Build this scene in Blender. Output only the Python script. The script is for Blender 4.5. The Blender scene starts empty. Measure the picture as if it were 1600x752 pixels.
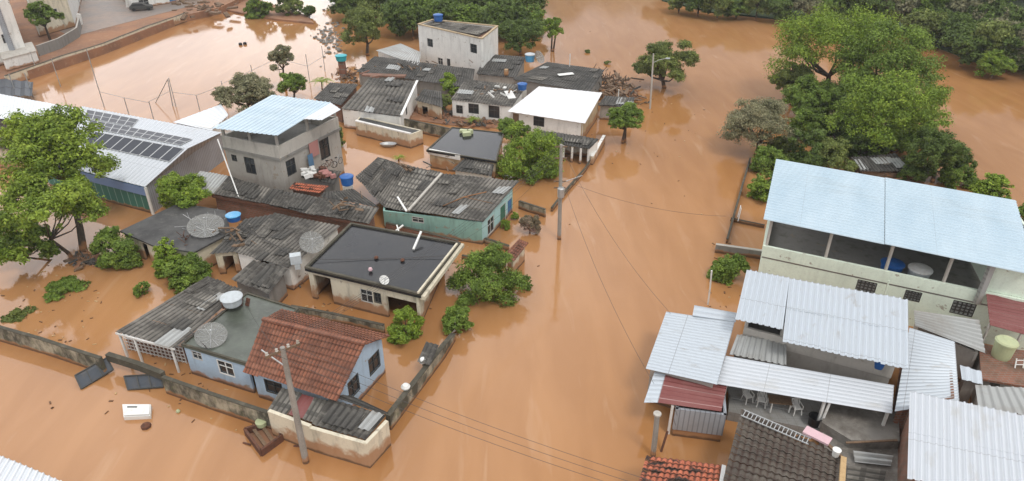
import bpy, math, random
import numpy as np
from mathutils import Vector, noise
random.seed(7)
RNG = np.random.default_rng(11)
S = bpy.context.scene
# ---------------- camera, sky, sun, exposure ----------------
CAMH, PITCH, FOC = 30.0, math.radians(30.0), 1067.0      # camera height over the water, tilt, focal length in photo pixels
cam = bpy.data.cameras.new("camera"); camo = bpy.data.objects.new("camera", cam)
S.collection.objects.link(camo); S.camera = camo
camo.location = (0, 0, CAMH); camo.rotation_euler = (math.pi/2 - PITCH, 0, 0)
cam.sensor_width = 36; cam.lens = 36*FOC/1600; cam.clip_end = 4000; cam.clip_start = .5
SUN_EL, SUN_AZ = math.radians(58), math.radians(150)
w = bpy.data.worlds.new("World"); S.world = w; w.use_nodes = True
nt = w.node_tree; nt.nodes.clear(); N = nt.nodes.new; L = nt.links.new
sky = N('ShaderNodeTexSky'); sky.sky_type = 'NISHITA'; sky.sun_disc = False
sky.sun_elevation = SUN_EL; sky.sun_rotation = SUN_AZ; sky.dust_density = 3; sky.air_density = 1
tc = N('ShaderNodeTexCoord'); mp = N('ShaderNodeMapping'); mp.inputs['Scale'].default_value = (1.2, 1.2, 3.0)
L(tc.outputs['Generated'], mp.inputs[0])
nz = N('ShaderNodeTexNoise'); nz.inputs['Scale'].default_value = 1.6; nz.inputs['Detail'].default_value = 4
L(mp.outputs[0], nz.inputs[0])
cr = N('ShaderNodeValToRGB'); cr.color_ramp.elements[0].position = .35; cr.color_ramp.elements[1].position = .7
cr.color_ramp.elements[0].color = (6.6, 6.7, 7.1, 1); cr.color_ramp.elements[1].color = (10.2, 10.1, 10.0, 1)
L(nz.outputs[0], cr.inputs[0])
# overcast brightened toward the unseen north west, to put a sheen on the water
dt = N('ShaderNodeVectorMath'); dt.operation = 'DOT_PRODUCT'; dt.inputs[1].default_value = (-.35, .83, .43); L(tc.outputs['Generated'], dt.inputs[0])
br_ = N('ShaderNodeMapRange'); br_.interpolation_type = 'SMOOTHSTEP'; br_.inputs[1].default_value = .72; br_.inputs[2].default_value = .97; br_.inputs[3].default_value = 1.0; br_.inputs[4].default_value = 2.7
L(dt.outputs['Value'], br_.inputs[0]); # dark patch added to the unseen north east sky to dull river reflections
d2_ = N('ShaderNodeVectorMath'); d2_.operation = 'DOT_PRODUCT'; d2_.inputs[1].default_value = (.38, .91, .17); L(tc.outputs['Generated'], d2_.inputs[0])
dk_ = N('ShaderNodeMapRange'); dk_.interpolation_type = 'SMOOTHSTEP'; dk_.inputs[1].default_value = .89; dk_.inputs[2].default_value = .965; dk_.inputs[3].default_value = 1.0; dk_.inputs[4].default_value = .28
L(d2_.outputs['Value'], dk_.inputs[0]); mm_ = N('ShaderNodeMath'); mm_.operation = 'MULTIPLY'; L(br_.outputs[0], mm_.inputs[0]); L(dk_.outputs[0], mm_.inputs[1])
sc_ = N('ShaderNodeVectorMath'); sc_.operation = 'SCALE'; L(cr.outputs[0], sc_.inputs[0]); L(mm_.outputs[0], sc_.inputs['Scale'])
mx = N('ShaderNodeMixRGB'); mx.inputs[0].default_value = .93
L(sky.outputs[0], mx.inputs[1]); L(sc_.outputs[0], mx.inputs[2])
bg = N('ShaderNodeBackground'); bg.inputs[1].default_value = .1; L(mx.outputs[0], bg.inputs[0])
wo = N('ShaderNodeOutputWorld'); L(bg.outputs[0], wo.inputs[0])
sl = bpy.data.lights.new("sun", 'SUN'); sl.energy = 1.1; sl.angle = math.radians(14); sl.color = (1, .96, .9)
slo = bpy.data.objects.new("sun", sl); S.collection.objects.link(slo)
slo.rotation_euler = (math.pi/2 - SUN_EL, 0, math.pi - SUN_AZ)
S.view_settings.view_transform = 'Standard'; S.view_settings.look = 'None'; S.view_settings.gamma = 1
S.view_settings.use_curve_mapping = False; S.view_settings.exposure = 0.4

# ---------------- geometry helpers ----------------
cp, sp = math.cos(PITCH), math.sin(PITCH)
def ray(px, py):
    x, y = (px-800)/FOC, (376-py)/FOC
    return Vector((x, y*sp + cp, y*cp - sp))
def P(px, py, z=0.0):
    d = ray(px, py); t = (z-CAMH)/d.z
    return Vector((d.x*t, d.y*t, z))
def on_plane(px, py, A, B):
    """world point where the sight line meets the vertical plane through A and B"""
    d = ray(px, py); n = Vector((-(B.y-A.y), B.x-A.x, 0))
    t = n.dot(Vector((A.x, A.y, 0)))/n.dot(d)
    return Vector((0, 0, CAMH)) + d*t
def scale_at(p): return FOC/(p.y*cp + (CAMH-p.z)*sp)
ORG = {}
class MB:
    def __init__(s): s.v = []; s.f = []; s.uv = []
    def add(s, pts, uv=None):
        i = len(s.v); s.v += [Vector(p) for p in pts]; s.f.append(list(range(i, i+len(pts))))
        s.uv += list(uv) if uv else [(p[0]+.37*p[2], p[1]+p[2]) for p in pts]
    def box(s, c, d, ux=None, uz=None):
        """box of full size d about c; ux is its local x direction"""
        ux = Vector(ux).normalized() if ux else Vector((1, 0, 0)); uz = Vector(uz).normalized() if uz else Vector((0, 0, 1))
        uy = uz.cross(ux).normalized(); uz = ux.cross(uy)
        c = Vector(c); h = [ux*d[0]/2, uy*d[1]/2, uz*d[2]/2]
        p = lambda a, b, e: c+h[0]*a+h[1]*b+h[2]*e
        for q in (((-1,-1,1),(1,-1,1),(1,1,1),(-1,1,1)), ((-1,-1,-1),(-1,1,-1),(1,1,-1),(1,-1,-1)), ((-1,-1,-1),(1,-1,-1),(1,-1,1),(-1,-1,1)),
                  ((1,-1,-1),(1,1,-1),(1,1,1),(1,-1,1)), ((1,1,-1),(-1,1,-1),(-1,1,1),(1,1,1)), ((-1,1,-1),(-1,-1,-1),(-1,-1,1),(-1,1,1))):
            s.add([p(*k) for k in q], [(0,0),(d[0],0),(d[0],d[1]),(0,d[1])])
        return s
    def bar(s, a, b, w, h=None):
        a, b = Vector(a), Vector(b); u = b-a; up = Vector((0,0,1))
        if abs(u.normalized().z) > .98: up = Vector((0,1,0))
        return s.box((a+b)/2, (u.length, w, h or w), u, up - u*(up.dot(u)/u.dot(u)))
    def tube(s, pts, r, n=8, cap=True):
        pts = [Vector(p) for p in pts]; rs = r if isinstance(r, (list, tuple)) else [r]*len(pts); rings = []
        for i, p in enumerate(pts):
            d = (pts[min(i+1, len(pts)-1)] - pts[max(i-1, 0)]).normalized()
            a = d.cross(Vector((0,0,1))) if abs(d.z) < .95 else d.cross(Vector((1,0,0)))
            a.normalize(); b = d.cross(a)
            rings.append([p + (a*math.cos(2*math.pi*k/n)+b*math.sin(2*math.pi*k/n))*rs[i] for k in range(n)])
        for i in range(len(pts)-1):
            for k in range(n):
                s.add([rings[i][k], rings[i][(k+1)%n], rings[i+1][(k+1)%n], rings[i+1][k]])
        if cap: s.add(rings[0]); s.add(rings[-1][::-1])
        return s
    def lathe(s, c, prof, n=20, ax=(0,0,1)):
        c = Vector(c); ax = Vector(ax).normalized(); a = ax.orthogonal().normalized(); b = ax.cross(a)
        R = [[c+ax*z+(a*math.cos(2*math.pi*k/n)+b*math.sin(2*math.pi*k/n))*r for k in range(n)] for r, z in prof]
        for i in range(len(R)-1):
            for k in range(n): s.add([R[i][k], R[i][(k+1)%n], R[i+1][(k+1)%n], R[i+1][k]])
        return s
    def prism(s, poly, z0, z1):
        """poly: plan points; z0, z1 numbers or lists per point"""
        n = len(poly); A = [Vector((p[0], p[1], z0 if not isinstance(z0, list) else z0[i])) for i, p in enumerate(poly)]
        B = [Vector((p[0], p[1], z1 if not isinstance(z1, list) else z1[i])) for i, p in enumerate(poly)]
        s.add(B, [(p.x, p.y) for p in B]); s.add(A[::-1])
        for i in range(n):
            j = (i+1) % n; l = (A[j]-A[i]).length
            s.add([A[i], A[j], B[j], B[i]], [(0, A[i].z), (l, A[j].z), (l, B[j].z), (0, B[i].z)])
        return s
    def build(s, name, mat, parent=None, smooth=False):
        o0 = ORG.get(parent.name, Vector()) if parent else Vector()
        me = bpy.data.meshes.new(name); me.from_pydata([tuple(p-o0) for p in s.v], [], s.f)
        uvl = me.uv_layers.new(name='UVMap'); uvl.data.foreach_set('uv', np.array(s.uv, dtype=np.float32).ravel())
        me.materials.append(mat)
        if smooth: me.polygons.foreach_set('use_smooth', [True]*len(me.polygons))
        o = bpy.data.objects.new(name, me); S.collection.objects.link(o)
        if parent: o.parent = parent
        ORG[o.name] = o0
        return o
def tag(o, label=None, cat=None, group=None, kind=None):
    if label: o['label'] = label
    if cat: o['category'] = cat
    if group: o['group'] = group
    if kind: o['kind'] = kind
    return o
def T(name, label, cat, loc=(0,0,0), group=None):
    o = bpy.data.objects.new(name, None); S.collection.objects.link(o); o.empty_display_size = .3
    o.location = loc; ORG[o.name] = Vector(loc); return tag(o, label, cat, group)
def base(pts, z=0):
    c = Vector()
    for p in pts: c += Vector(p)
    c /= len(pts); c.z = z; return c
def solo(name, mb, mat, label, cat, group=None, smooth=False, loc=None):
    """a thing that is one mesh, its origin at its base"""
    loc = Vector(loc) if loc is not None else base(mb.v, min(p.z for p in mb.v))
    for p in mb.v: p -= loc
    o = mb.build(name, mat, None, smooth); o.location = loc; return tag(o, label, cat, group)
def inset(poly, d):
    n = len(poly); c = base(poly); out = []
    ln = []
    for i in range(n):
        a, b = Vector(poly[i][:2]), Vector(poly[(i+1) % n][:2]); u = (b-a).normalized(); nn = Vector((-u.y, u.x))
        if nn.dot(Vector((c.x, c.y)) - a) < 0: nn = -nn
        ln.append((a + nn*d, u))
    for i in range(n):
        (a, u), (b, v) = ln[i-1], ln[i]; den = u.x*v.y-u.y*v.x
        t = ((b.x-a.x)*v.y-(b.y-a.y)*v.x)/den; q = a+u*t; out.append(Vector((q.x, q.y, 0)))
    return out

# ---------------- materials ----------------
def rgb(r, g, b): return (r, g, b, 1)
def mat(name, base, rough=.85, layers=(), metal=0, bump=0, bscale=8, spec=.4, mud=0, transl=0, coat=0, island=0, mesh=0):
    m = bpy.data.materials.new(name); m.use_nodes = True; nt = m.node_tree; nd = nt.nodes; lk = nt.links.new
    b = nd['Principled BSDF']; tcn = nd.new('ShaderNodeTexCoord'); col = None
    rgbn = nd.new('ShaderNodeRGB'); rgbn.outputs[0].default_value = rgb(*base); col = rgbn.outputs[0]
    def mixin(fac, c2, mode='MIX', amt=1.0):
        nonlocal col
        x = nd.new('ShaderNodeMixRGB'); x.blend_type = mode
        if amt != 1.0:
            mu = nd.new('ShaderNodeMath'); mu.operation = 'MULTIPLY'; lk(fac, mu.inputs[0]); mu.inputs[1].default_value = amt; fac = mu.outputs[0]
        lk(fac, x.inputs[0]); lk(col, x.inputs[1])
        if isinstance(c2, tuple): x.inputs[2].default_value = rgb(*c2)
        else: lk(c2, x.inputs[2])
        col = x.outputs[0]
    for ly in layers:
        k = ly[0]
        if k == 'n':      # noise: coord, scale(x,y,z), lo, hi, colour, amount
            _, co, sc, lo, hi, c2, amt = ly
            mp = nd.new('ShaderNodeMapping'); mp.inputs['Scale'].default_value = sc
            mp.inputs['Location'].default_value = (random.random()*50, random.random()*50, random.random()*9)
            lk(tcn.outputs['UV' if co == 'uv' else 'Object'], mp.inputs[0])
            nz = nd.new('ShaderNodeTexNoise'); nz.inputs['Scale'].default_value = 1; nz.inputs['Detail'].default_value = 6; nz.inputs['Roughness'].default_value = .62
            lk(mp.outputs[0], nz.inputs[0])
            mr = nd.new('ShaderNodeMapRange'); mr.inputs[1].default_value = lo; mr.inputs[2].default_value = hi
            lk(nz.outputs[0], mr.inputs[0]); mixin(mr.outputs[0], c2, 'MIX', amt)
        elif k == 'c':    # cells: u size, v size, colour, amount
            _, su, sv, c2, amt = ly
            mp = nd.new('ShaderNodeVectorMath'); mp.operation = 'DIVIDE'; mp.inputs[1].default_value = (su, sv, 1); lk(tcn.outputs['UV'], mp.inputs[0])
            fl = nd.new('ShaderNodeVectorMath'); fl.operation = 'FLOOR'; lk(mp.outputs[0], fl.inputs[0])
            wn = nd.new('ShaderNodeTexWhiteNoise'); lk(fl.outputs[0], wn.inputs[0])
            mixin(wn.outputs[0], c2, 'MIX', amt)
        elif k == 's':    # stripes: period, duty, colour, axis, amount
            _, per, duty, c2, axis, amt = ly
            sx = nd.new('ShaderNodeSeparateXYZ'); lk(tcn.outputs['UV'], sx.inputs[0])
            d = nd.new('ShaderNodeMath'); d.operation = 'DIVIDE'; d.inputs[1].default_value = per; lk(sx.outputs[axis], d.inputs[0])
            fr = nd.new('ShaderNodeMath'); fr.operation = 'FRACT'; lk(d.outputs[0], fr.inputs[0])
            lt = nd.new('ShaderNodeMath'); lt.operation = 'LESS_THAN'; lt.inputs[1].default_value = duty; lk(fr.outputs[0], lt.inputs[0])
            mixin(lt.outputs[0], c2, 'MIX', amt)
        elif k == 'r':    # darker stripe along each rib: centre (0..1 of a rib), colour, amount
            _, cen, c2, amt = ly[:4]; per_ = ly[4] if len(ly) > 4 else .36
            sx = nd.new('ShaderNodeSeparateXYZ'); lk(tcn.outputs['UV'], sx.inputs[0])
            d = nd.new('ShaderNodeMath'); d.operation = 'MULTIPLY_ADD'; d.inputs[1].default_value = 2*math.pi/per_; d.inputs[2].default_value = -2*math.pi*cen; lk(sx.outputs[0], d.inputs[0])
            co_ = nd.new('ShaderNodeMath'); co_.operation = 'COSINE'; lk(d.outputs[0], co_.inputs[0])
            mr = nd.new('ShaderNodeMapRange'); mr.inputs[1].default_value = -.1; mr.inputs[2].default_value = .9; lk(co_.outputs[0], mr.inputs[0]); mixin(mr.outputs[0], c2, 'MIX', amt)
        elif k == 'b':    # bricks: colour a, b, mortar
            _, c1, c2, c3, sc = ly
            br = nd.new('ShaderNodeTexBrick'); br.inputs['Scale'].default_value = sc; br.inputs['Mortar Size'].default_value = .02
            br.inputs['Color1'].default_value = rgb(*c1); br.inputs['Color2'].default_value = rgb(*c2); br.inputs['Mortar'].default_value = rgb(*c3)
            br.inputs['Brick Width'].default_value = .4; br.inputs['Row Height'].default_value = .2
            lk(tcn.outputs['UV'], br.inputs[0]); col = br.outputs[0]
    if island:
        ge = nd.new('ShaderNodeNewGeometry'); hs = nd.new('ShaderNodeHueSaturation')
        mr = nd.new('ShaderNodeMapRange'); mr.inputs[3].default_value = 1-island; mr.inputs[4].default_value = 1+island
        lk(ge.outputs['Random Per Island'], mr.inputs[0]); lk(mr.outputs[0], hs.inputs['Value']); lk(col, hs.inputs['Color']); col = hs.outputs[0]
    if mud:               # dried mud line left by the flood: height of the band in metres
        sx = nd.new('ShaderNodeSeparateXYZ'); lk(tcn.outputs['Object'], sx.inputs[0])
        nz = nd.new('ShaderNodeTexNoise'); nz.inputs['Scale'].default_value = 1.3; nz.inputs['Detail'].default_value = 5; lk(tcn.outputs['Object'], nz.inputs[0])
        ma = nd.new('ShaderNodeMath'); ma.operation = 'MULTIPLY_ADD'; ma.inputs[1].default_value = -2.2*mud; lk(nz.outputs[0], ma.inputs[0]); lk(sx.outputs[2], ma.inputs[2])
        mr = nd.new('ShaderNodeMapRange'); mr.inputs[1].default_value = -.35*mud; mr.inputs[2].default_value = .12*mud; mr.inputs[3].default_value = .85; mr.inputs[4].default_value = 0
        lk(ma.outputs[0], mr.inputs[0]); mixin(mr.outputs[0], (.36, .17, .07))
        wb = nd.new('ShaderNodeMath'); wb.operation = 'MULTIPLY_ADD'; wb.inputs[1].default_value = -.35; lk(nz.outputs[0], wb.inputs[0]); lk(sx.outputs[2], wb.inputs[2])
        mr = nd.new('ShaderNodeMapRange'); mr.inputs[1].default_value = -.05; mr.inputs[2].default_value = .07; mr.inputs[3].default_value = .8; mr.inputs[4].default_value = 0
        lk(wb.outputs[0], mr.inputs[0]); mixin(mr.outputs[0], (.1, .055, .03))
    lk(col, b.inputs['Base Color']); b.inputs['Roughness'].default_value = rough; b.inputs['Metallic'].default_value = metal
    b.inputs['Specular IOR Level'].default_value = spec
    if bump:
        nz = nd.new('ShaderNodeTexNoise'); nz.inputs['Scale'].default_value = bscale; nz.inputs['Detail'].default_value = 5
        lk(tcn.outputs['Object'], nz.inputs[0]); bp = nd.new('ShaderNodeBump'); bp.inputs['Strength'].default_value = bump; bp.inputs['Distance'].default_value = .05
        lk(nz.outputs[0], bp.inputs['Height']); lk(bp.outputs[0], b.inputs['Normal'])
    if mesh:
        tr = nd.new('ShaderNodeBsdfTransparent'); ms = nd.new('ShaderNodeMixShader'); ms.inputs[0].default_value = mesh
        lk(b.outputs[0], ms.inputs[1]); lk(tr.outputs[0], ms.inputs[2]); lk(ms.outputs[0], nd['Material Output'].inputs[0])
    if transl:
        tr = nd.new('ShaderNodeBsdfTranslucent'); lk(col, tr.inputs[0]); ms = nd.new('ShaderNodeMixShader'); ms.inputs[0].default_value = transl
        lk(b.outputs[0], ms.inputs[1]); lk(tr.outputs[0], ms.inputs[2]); lk(ms.outputs[0], nd['Material Output'].inputs[0])
    return m
DK = (.035, .032, .028)
def wallmat(name, c, mould=.55, mud=.5):
    return mat(name, c, .9, (('n', 'o', (.5, .5, .5), .4, .75, tuple(x*.78 for x in c), .7), ('n', 'o', (1.6, 1.6, .35), .52, .72, (.1, .09, .07), mould),
               ('n', 'o', (6, 6, 6), .5, .8, tuple(x*.7 for x in c), .5), ('n', 'o', (1.1, 1.1, 1.4), .64, .67, (.3, .25, .19), .75)), bump=.3, mud=mud)
M = {}
M['white'] = wallmat('white_plaster', (.8, .79, .75), .3, .4)
M['cream'] = wallmat('cream_plaster', (.68, .62, .48), .55, .9)
M['ochre'] = wallmat('ochre_plaster', (.52, .4, .25), .6, .9)
M['blue'] = wallmat('light_blue_plaster', (.42, .54, .66), .35, .35)
M['teal'] = wallmat('teal_plaster', (.27, .46, .4), .45, .4)
M['aqua'] = wallmat('aqua_plaster', (.4, .62, .62), .35, .4)
M['mint'] = wallmat('pale_green_plaster', (.75, .85, .72), .15, 0)
M['conc'] = wallmat('raw_concrete', (.4, .375, .335), .4, .3)
M['bandc'] = wallmat('pale_concrete', (.5, .47, .42), .4, 0)
M['grey'] = wallmat('grey_cement', (.26, .25, .23), .6, .3)
M['mould'] = mat('mouldy_wall', (.4, .36, .27), .95, (('n', 'o', (.9, .9, .5), .38, .56, (.05, .047, .035), .92), ('n', 'o', (3, 3, 3), .5, .7, (.12, .13, .06), .6)), bump=.4, mud=.3)
M['mouldtop'] = mat('mouldy_wall_top', (.075, .068, .05), .95, (('n', 'o', (1.5, 1.5, 1.5), .5, .7, (.17, .15, .11), .6),), bump=.4)
M['brick'] = mat('bare_brick', (.25, .1, .06), .95, (('b', (.26, .11, .07), (.2, .09, .055), (.2, .17, .14), 1.0), ('n', 'o', (1, 1, .6), .45, .7, (.1, .075, .05), .8)), bump=.3)
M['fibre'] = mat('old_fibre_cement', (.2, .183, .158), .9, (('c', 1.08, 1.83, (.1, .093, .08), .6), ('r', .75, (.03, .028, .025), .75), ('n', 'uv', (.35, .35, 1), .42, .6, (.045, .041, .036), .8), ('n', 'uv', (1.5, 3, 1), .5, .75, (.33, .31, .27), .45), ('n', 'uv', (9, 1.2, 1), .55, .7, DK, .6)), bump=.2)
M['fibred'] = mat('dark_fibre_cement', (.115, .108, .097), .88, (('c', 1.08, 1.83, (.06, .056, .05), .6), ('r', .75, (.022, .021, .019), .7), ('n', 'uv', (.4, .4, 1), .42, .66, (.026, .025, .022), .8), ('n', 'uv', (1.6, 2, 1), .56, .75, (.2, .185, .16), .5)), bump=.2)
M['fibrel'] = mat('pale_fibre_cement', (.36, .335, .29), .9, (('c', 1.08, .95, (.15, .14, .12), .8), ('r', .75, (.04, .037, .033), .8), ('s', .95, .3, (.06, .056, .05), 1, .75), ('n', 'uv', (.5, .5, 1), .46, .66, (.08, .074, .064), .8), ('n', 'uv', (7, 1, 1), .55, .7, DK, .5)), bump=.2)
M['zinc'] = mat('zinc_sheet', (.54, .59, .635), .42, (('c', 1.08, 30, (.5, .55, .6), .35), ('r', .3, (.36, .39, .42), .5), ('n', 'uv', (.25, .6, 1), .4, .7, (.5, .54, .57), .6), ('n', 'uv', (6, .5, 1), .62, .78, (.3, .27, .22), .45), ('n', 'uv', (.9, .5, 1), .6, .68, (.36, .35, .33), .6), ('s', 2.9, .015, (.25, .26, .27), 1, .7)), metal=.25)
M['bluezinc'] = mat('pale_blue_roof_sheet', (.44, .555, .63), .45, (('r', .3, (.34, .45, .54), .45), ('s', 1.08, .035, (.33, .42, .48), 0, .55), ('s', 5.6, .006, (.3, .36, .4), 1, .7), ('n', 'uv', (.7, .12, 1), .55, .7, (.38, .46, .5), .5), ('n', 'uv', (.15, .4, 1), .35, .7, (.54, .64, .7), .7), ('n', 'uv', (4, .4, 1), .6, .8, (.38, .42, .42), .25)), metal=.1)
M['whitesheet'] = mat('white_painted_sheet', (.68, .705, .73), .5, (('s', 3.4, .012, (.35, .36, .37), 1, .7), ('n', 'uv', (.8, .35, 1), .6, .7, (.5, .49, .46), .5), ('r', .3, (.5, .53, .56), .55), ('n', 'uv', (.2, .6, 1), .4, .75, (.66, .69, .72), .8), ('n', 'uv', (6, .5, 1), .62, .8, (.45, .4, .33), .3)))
M['plainwhite'] = mat('plain_white_roof', (.74, .75, .76), .55, (('n', 'uv', (.3, .4, 1), .5, .75, (.6, .6, .59), .6), ('n', 'uv', (3, .5, 1), .64, .78, (.45, .42, .37), .4)))
M['palezinc'] = mat('pale_painted_sheet', (.56, .59, .625), .5, (('r', .3, (.38, .41, .44), .6), ('s', 3.4, .012, (.3, .31, .32), 1, .7), ('n', 'uv', (.8, .35, 1), .58, .7, (.42, .41, .38), .5), ('n', 'uv', (6, .5, 1), .62, .78, (.38, .33, .27), .4)))
M['greyzinc'] = mat('weathered_zinc', (.46, .47, .46), .55, (('r', .6, (.2, .2, .19), .6), ('c', 1.05, 30, (.3, .31, .3), .6), ('n', 'uv', (.4, .6, 1), .45, .65, (.25, .23, .2), .6)), metal=.2)
M['maroon'] = mat('maroon_sheet', (.19, .055, .05), .6, (('s', 1.05, .09, (.45, .3, .28), 0, .9), ('n', 'uv', (.5, .5, 1), .4, .7, (.24, .1, .09), .6)))
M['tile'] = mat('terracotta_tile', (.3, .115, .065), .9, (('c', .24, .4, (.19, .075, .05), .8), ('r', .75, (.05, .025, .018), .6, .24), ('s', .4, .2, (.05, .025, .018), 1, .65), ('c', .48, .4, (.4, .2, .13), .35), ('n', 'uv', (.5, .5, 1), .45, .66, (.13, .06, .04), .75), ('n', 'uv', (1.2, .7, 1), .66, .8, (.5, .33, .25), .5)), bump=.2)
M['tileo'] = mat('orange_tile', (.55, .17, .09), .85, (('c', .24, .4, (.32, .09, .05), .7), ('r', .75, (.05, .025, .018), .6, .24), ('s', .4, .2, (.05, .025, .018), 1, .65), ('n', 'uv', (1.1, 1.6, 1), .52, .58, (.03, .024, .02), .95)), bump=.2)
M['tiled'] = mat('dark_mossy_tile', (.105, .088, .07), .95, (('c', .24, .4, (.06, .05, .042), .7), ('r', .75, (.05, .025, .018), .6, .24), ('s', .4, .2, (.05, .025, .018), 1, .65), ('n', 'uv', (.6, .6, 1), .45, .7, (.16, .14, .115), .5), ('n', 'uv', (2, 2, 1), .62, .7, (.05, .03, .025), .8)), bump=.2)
M['slab'] = mat('tarred_roof_slab', (.016, .017, .02), .16, (('n', 'o', (.35, .35, .35), .4, .7, (.032, .031, .03), .8), ('n', 'o', (2, 2, 2), .6, .8, (.08, .075, .065), .4)), bump=.03, bscale=1.2, spec=.18)
M['slabdry'] = mat('dry_roof_slab', (.075, .073, .07), .7, (('n', 'o', (.5, .5, .5), .4, .62, (.035, .034, .033), .9), ('n', 'o', (1.6, 1.6, 1.6), .56, .72, (.16, .15, .135), .5)), bump=.25)
M['slabg'] = mat('algae_roof_slab', (.1, .115, .09), .45, (('n', 'o', (.5, .5, .5), .42, .66, (.05, .055, .042), .9), ('n', 'o', (1.8, 1.8, 1.8), .58, .75, (.19, .19, .165), .5)), bump=.2)
M['dark'] = mat('dark_interior', (.02, .018, .016), .9)
M['glass'] = mat('window_glass', (.03, .035, .04), .12, spec=.6)
M['frame'] = mat('window_frame', (.5, .5, .48), .6, (('n', 'o', (4, 4, 4), .5, .7, (.3, .27, .22), .5),))
M['darkframe'] = mat('dark_frame', (.06, .06, .055), .6)
M['bluedoor'] = mat('blue_door', (.06, .17, .33), .6, mud=.4)
M['greendoor'] = mat('green_door', (.05, .16, .11), .6, mud=.3)
M['wood'] = mat('weathered_wood', (.2, .13, .08), .85, (('n', 'o', (8, 8, 1), .4, .7, (.1, .065, .04), .8),))
M['yellowwood'] = mat('new_timber', (.5, .34, .17), .8, (('n', 'o', (8, 8, 1), .4, .7, (.36, .23, .11), .8),))
M['metal'] = mat('galvanised_metal', (.45, .46, .46), .45, (('n', 'o', (5, 5, 5), .5, .7, (.3, .27, .23), .5),), metal=.5)
M['paint'] = mat('white_paint', (.75, .75, .72), .5, (('n', 'o', (3, 3, 3), .5, .75, (.5, .46, .38), .6),))
M['pole'] = mat('concrete_pole', (.3, .28, .25), .9, (('n', 'o', (2, 2, .6), .45, .7, (.16, .145, .125), .7), ('n', 'o', (12, 12, 12), .5, .7, (.4, .38, .34), .4)), bump=.2, mud=.5)
M['rust'] = mat('rusty_iron', (.14, .06, .035), .85, (('n', 'o', (5, 5, 5), .45, .65, (.06, .035, .028), .8),))
M['black'] = mat('black_plastic', (.015, .015, .016), .5)
M['cable'] = mat('cable', (.07, .065, .06), .7)
M['tankblue'] = mat('blue_plastic', (.02, .11, .36), .45, (('n', 'o', (2, 2, 2), .5, .75, (.08, .2, .42), .5),))
M['lidblue'] = mat('pale_blue_plastic', (.1, .36, .62), .45, (('n', 'o', (3, 3, 3), .5, .7, (.3, .5, .66), .6),))
M['cyan'] = mat('cyan_plastic', (.03, .36, .42), .5, (('n', 'o', (2, 2, 2), .5, .75, (.1, .45, .5), .5),))
M['fibreglass'] = mat('grey_cement_tank', (.5, .54, .56), .6, (('n', 'o', (3, 3, 3), .45, .7, (.36, .38, .37), .6),))
M['yellowgreen'] = mat('faded_green_tank', (.42, .46, .27), .6, (('n', 'o', (3, 3, 3), .45, .7, (.5, .52, .3), .6),))
M['dish'] = mat('dish_mesh', (.34, .34, .32), .6, (('n', 'o', (7, 7, 7), .45, .65, (.2, .19, .17), .6),), mesh=.55)
M['gate'] = mat('charcoal_gate', (.06, .07, .085), .5, (('n', 'o', (1.5, 1.5, 1.5), .5, .7, (.1, .09, .08), .6),))
M['solar'] = mat('solar_cell', (.02, .024, .036), .45, (('s', .17, .05, (.08, .09, .1), 0, .5), ('s', .17, .05, (.08, .09, .1), 1, .5)), spec=.2)
M['pink'] = mat('pink_board', (.62, .42, .45), .7, (('n', 'o', (3, 3, 3), .5, .7, (.5, .38, .36), .6),))
M['bluefascia'] = mat('blue_fascia', (.2, .3, .52), .6)
M['greengate'] = mat('green_sheet', (.05, .17, .13), .6, (('s', .9, .12, (.25, .4, .34), 0, .8),), mud=.3)
M['greywall'] = mat('grey_metal_cladding', (.4, .43, .47), .5, (('s', .28, .25, (.2, .21, .23), 0, .8), ('n', 'o', (.5, .5, .5), .4, .7, (.24, .24, .24), .5)), metal=.2)
M['floor'] = mat('grey_floor_tile', (.3, .3, .29), .7, (('s', .45, .04, (.17, .17, .16), 0, .8), ('s', .45, .04, (.17, .17, .16), 1, .8), ('n', 'o', (1, 1, 1), .45, .7, (.2, .18, .15), .7)))
M['yard'] = mat('muddy_concrete', (.25, .235, .21), .9, (('n', 'o', (.7, .7, .7), .4, .62, (.1, .085, .07), .8), ('n', 'o', (4, 4, 4), .55, .7, (.36, .33, .29), .5)), bump=.4)
M['asphalt'] = mat('wet_asphalt', (.2, .17, .15), .6, (('n', 'o', (.15, .15, .15), .4, .6, (.3, .2, .14), .6), ('n', 'o', (1, 1, 1), .45, .7, (.13, .115, .105), .6)))
M['mudland'] = mat('red_mud', (.32, .16, .085), .9, (('n', 'o', (.2, .2, .2), .4, .62, (.2, .11, .07), .8), ('n', 'o', (1.5, 1.5, 1.5), .55, .7, (.4, .27, .18), .6)), bump=.4)
M['tarp'] = mat('pink_cloth', (.42, .2, .18), .9)
M['bluecloth'] = mat('blue_cloth', (.1, .2, .32), .9)
M['hill'] = mat('hill_forest', (.035, .055, .02), 1, (('n', 'o', (.05, .05, .05), .4, .7, (.02, .035, .012), .9), ('n', 'o', (.25, .25, .25), .45, .7, (.06, .085, .03), .8)))
def leafmat(name, a, b, c):
    a, b, c = [tuple(x*k for x, k in zip(q, (1.5, 1.36, 1.3))) for q in (a, b, c)]
    return mat(name, a, .6, (('n', 'o', (.35, .35, .35), .4, .62, b, .9), ('n', 'o', (1.3, 1.3, 1.3), .5, .68, c, .7)), transl=.28, island=.4, spec=.3)
M['leafb'] = leafmat('bright_leaves', (.16, .25, .03), (.09, .16, .022), (.25, .34, .045))
M['leafy'] = leafmat('yellow_green_leaves', (.185, .275, .035), (.1, .17, .024), (.28, .37, .055))
M['leafm'] = leafmat('mid_green_leaves', (.125, .205, .035), (.075, .13, .023), (.2, .29, .05))
M['leafd'] = leafmat('dark_leaves', (.085, .14, .03), (.05, .088, .02), (.13, .19, .04))
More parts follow.
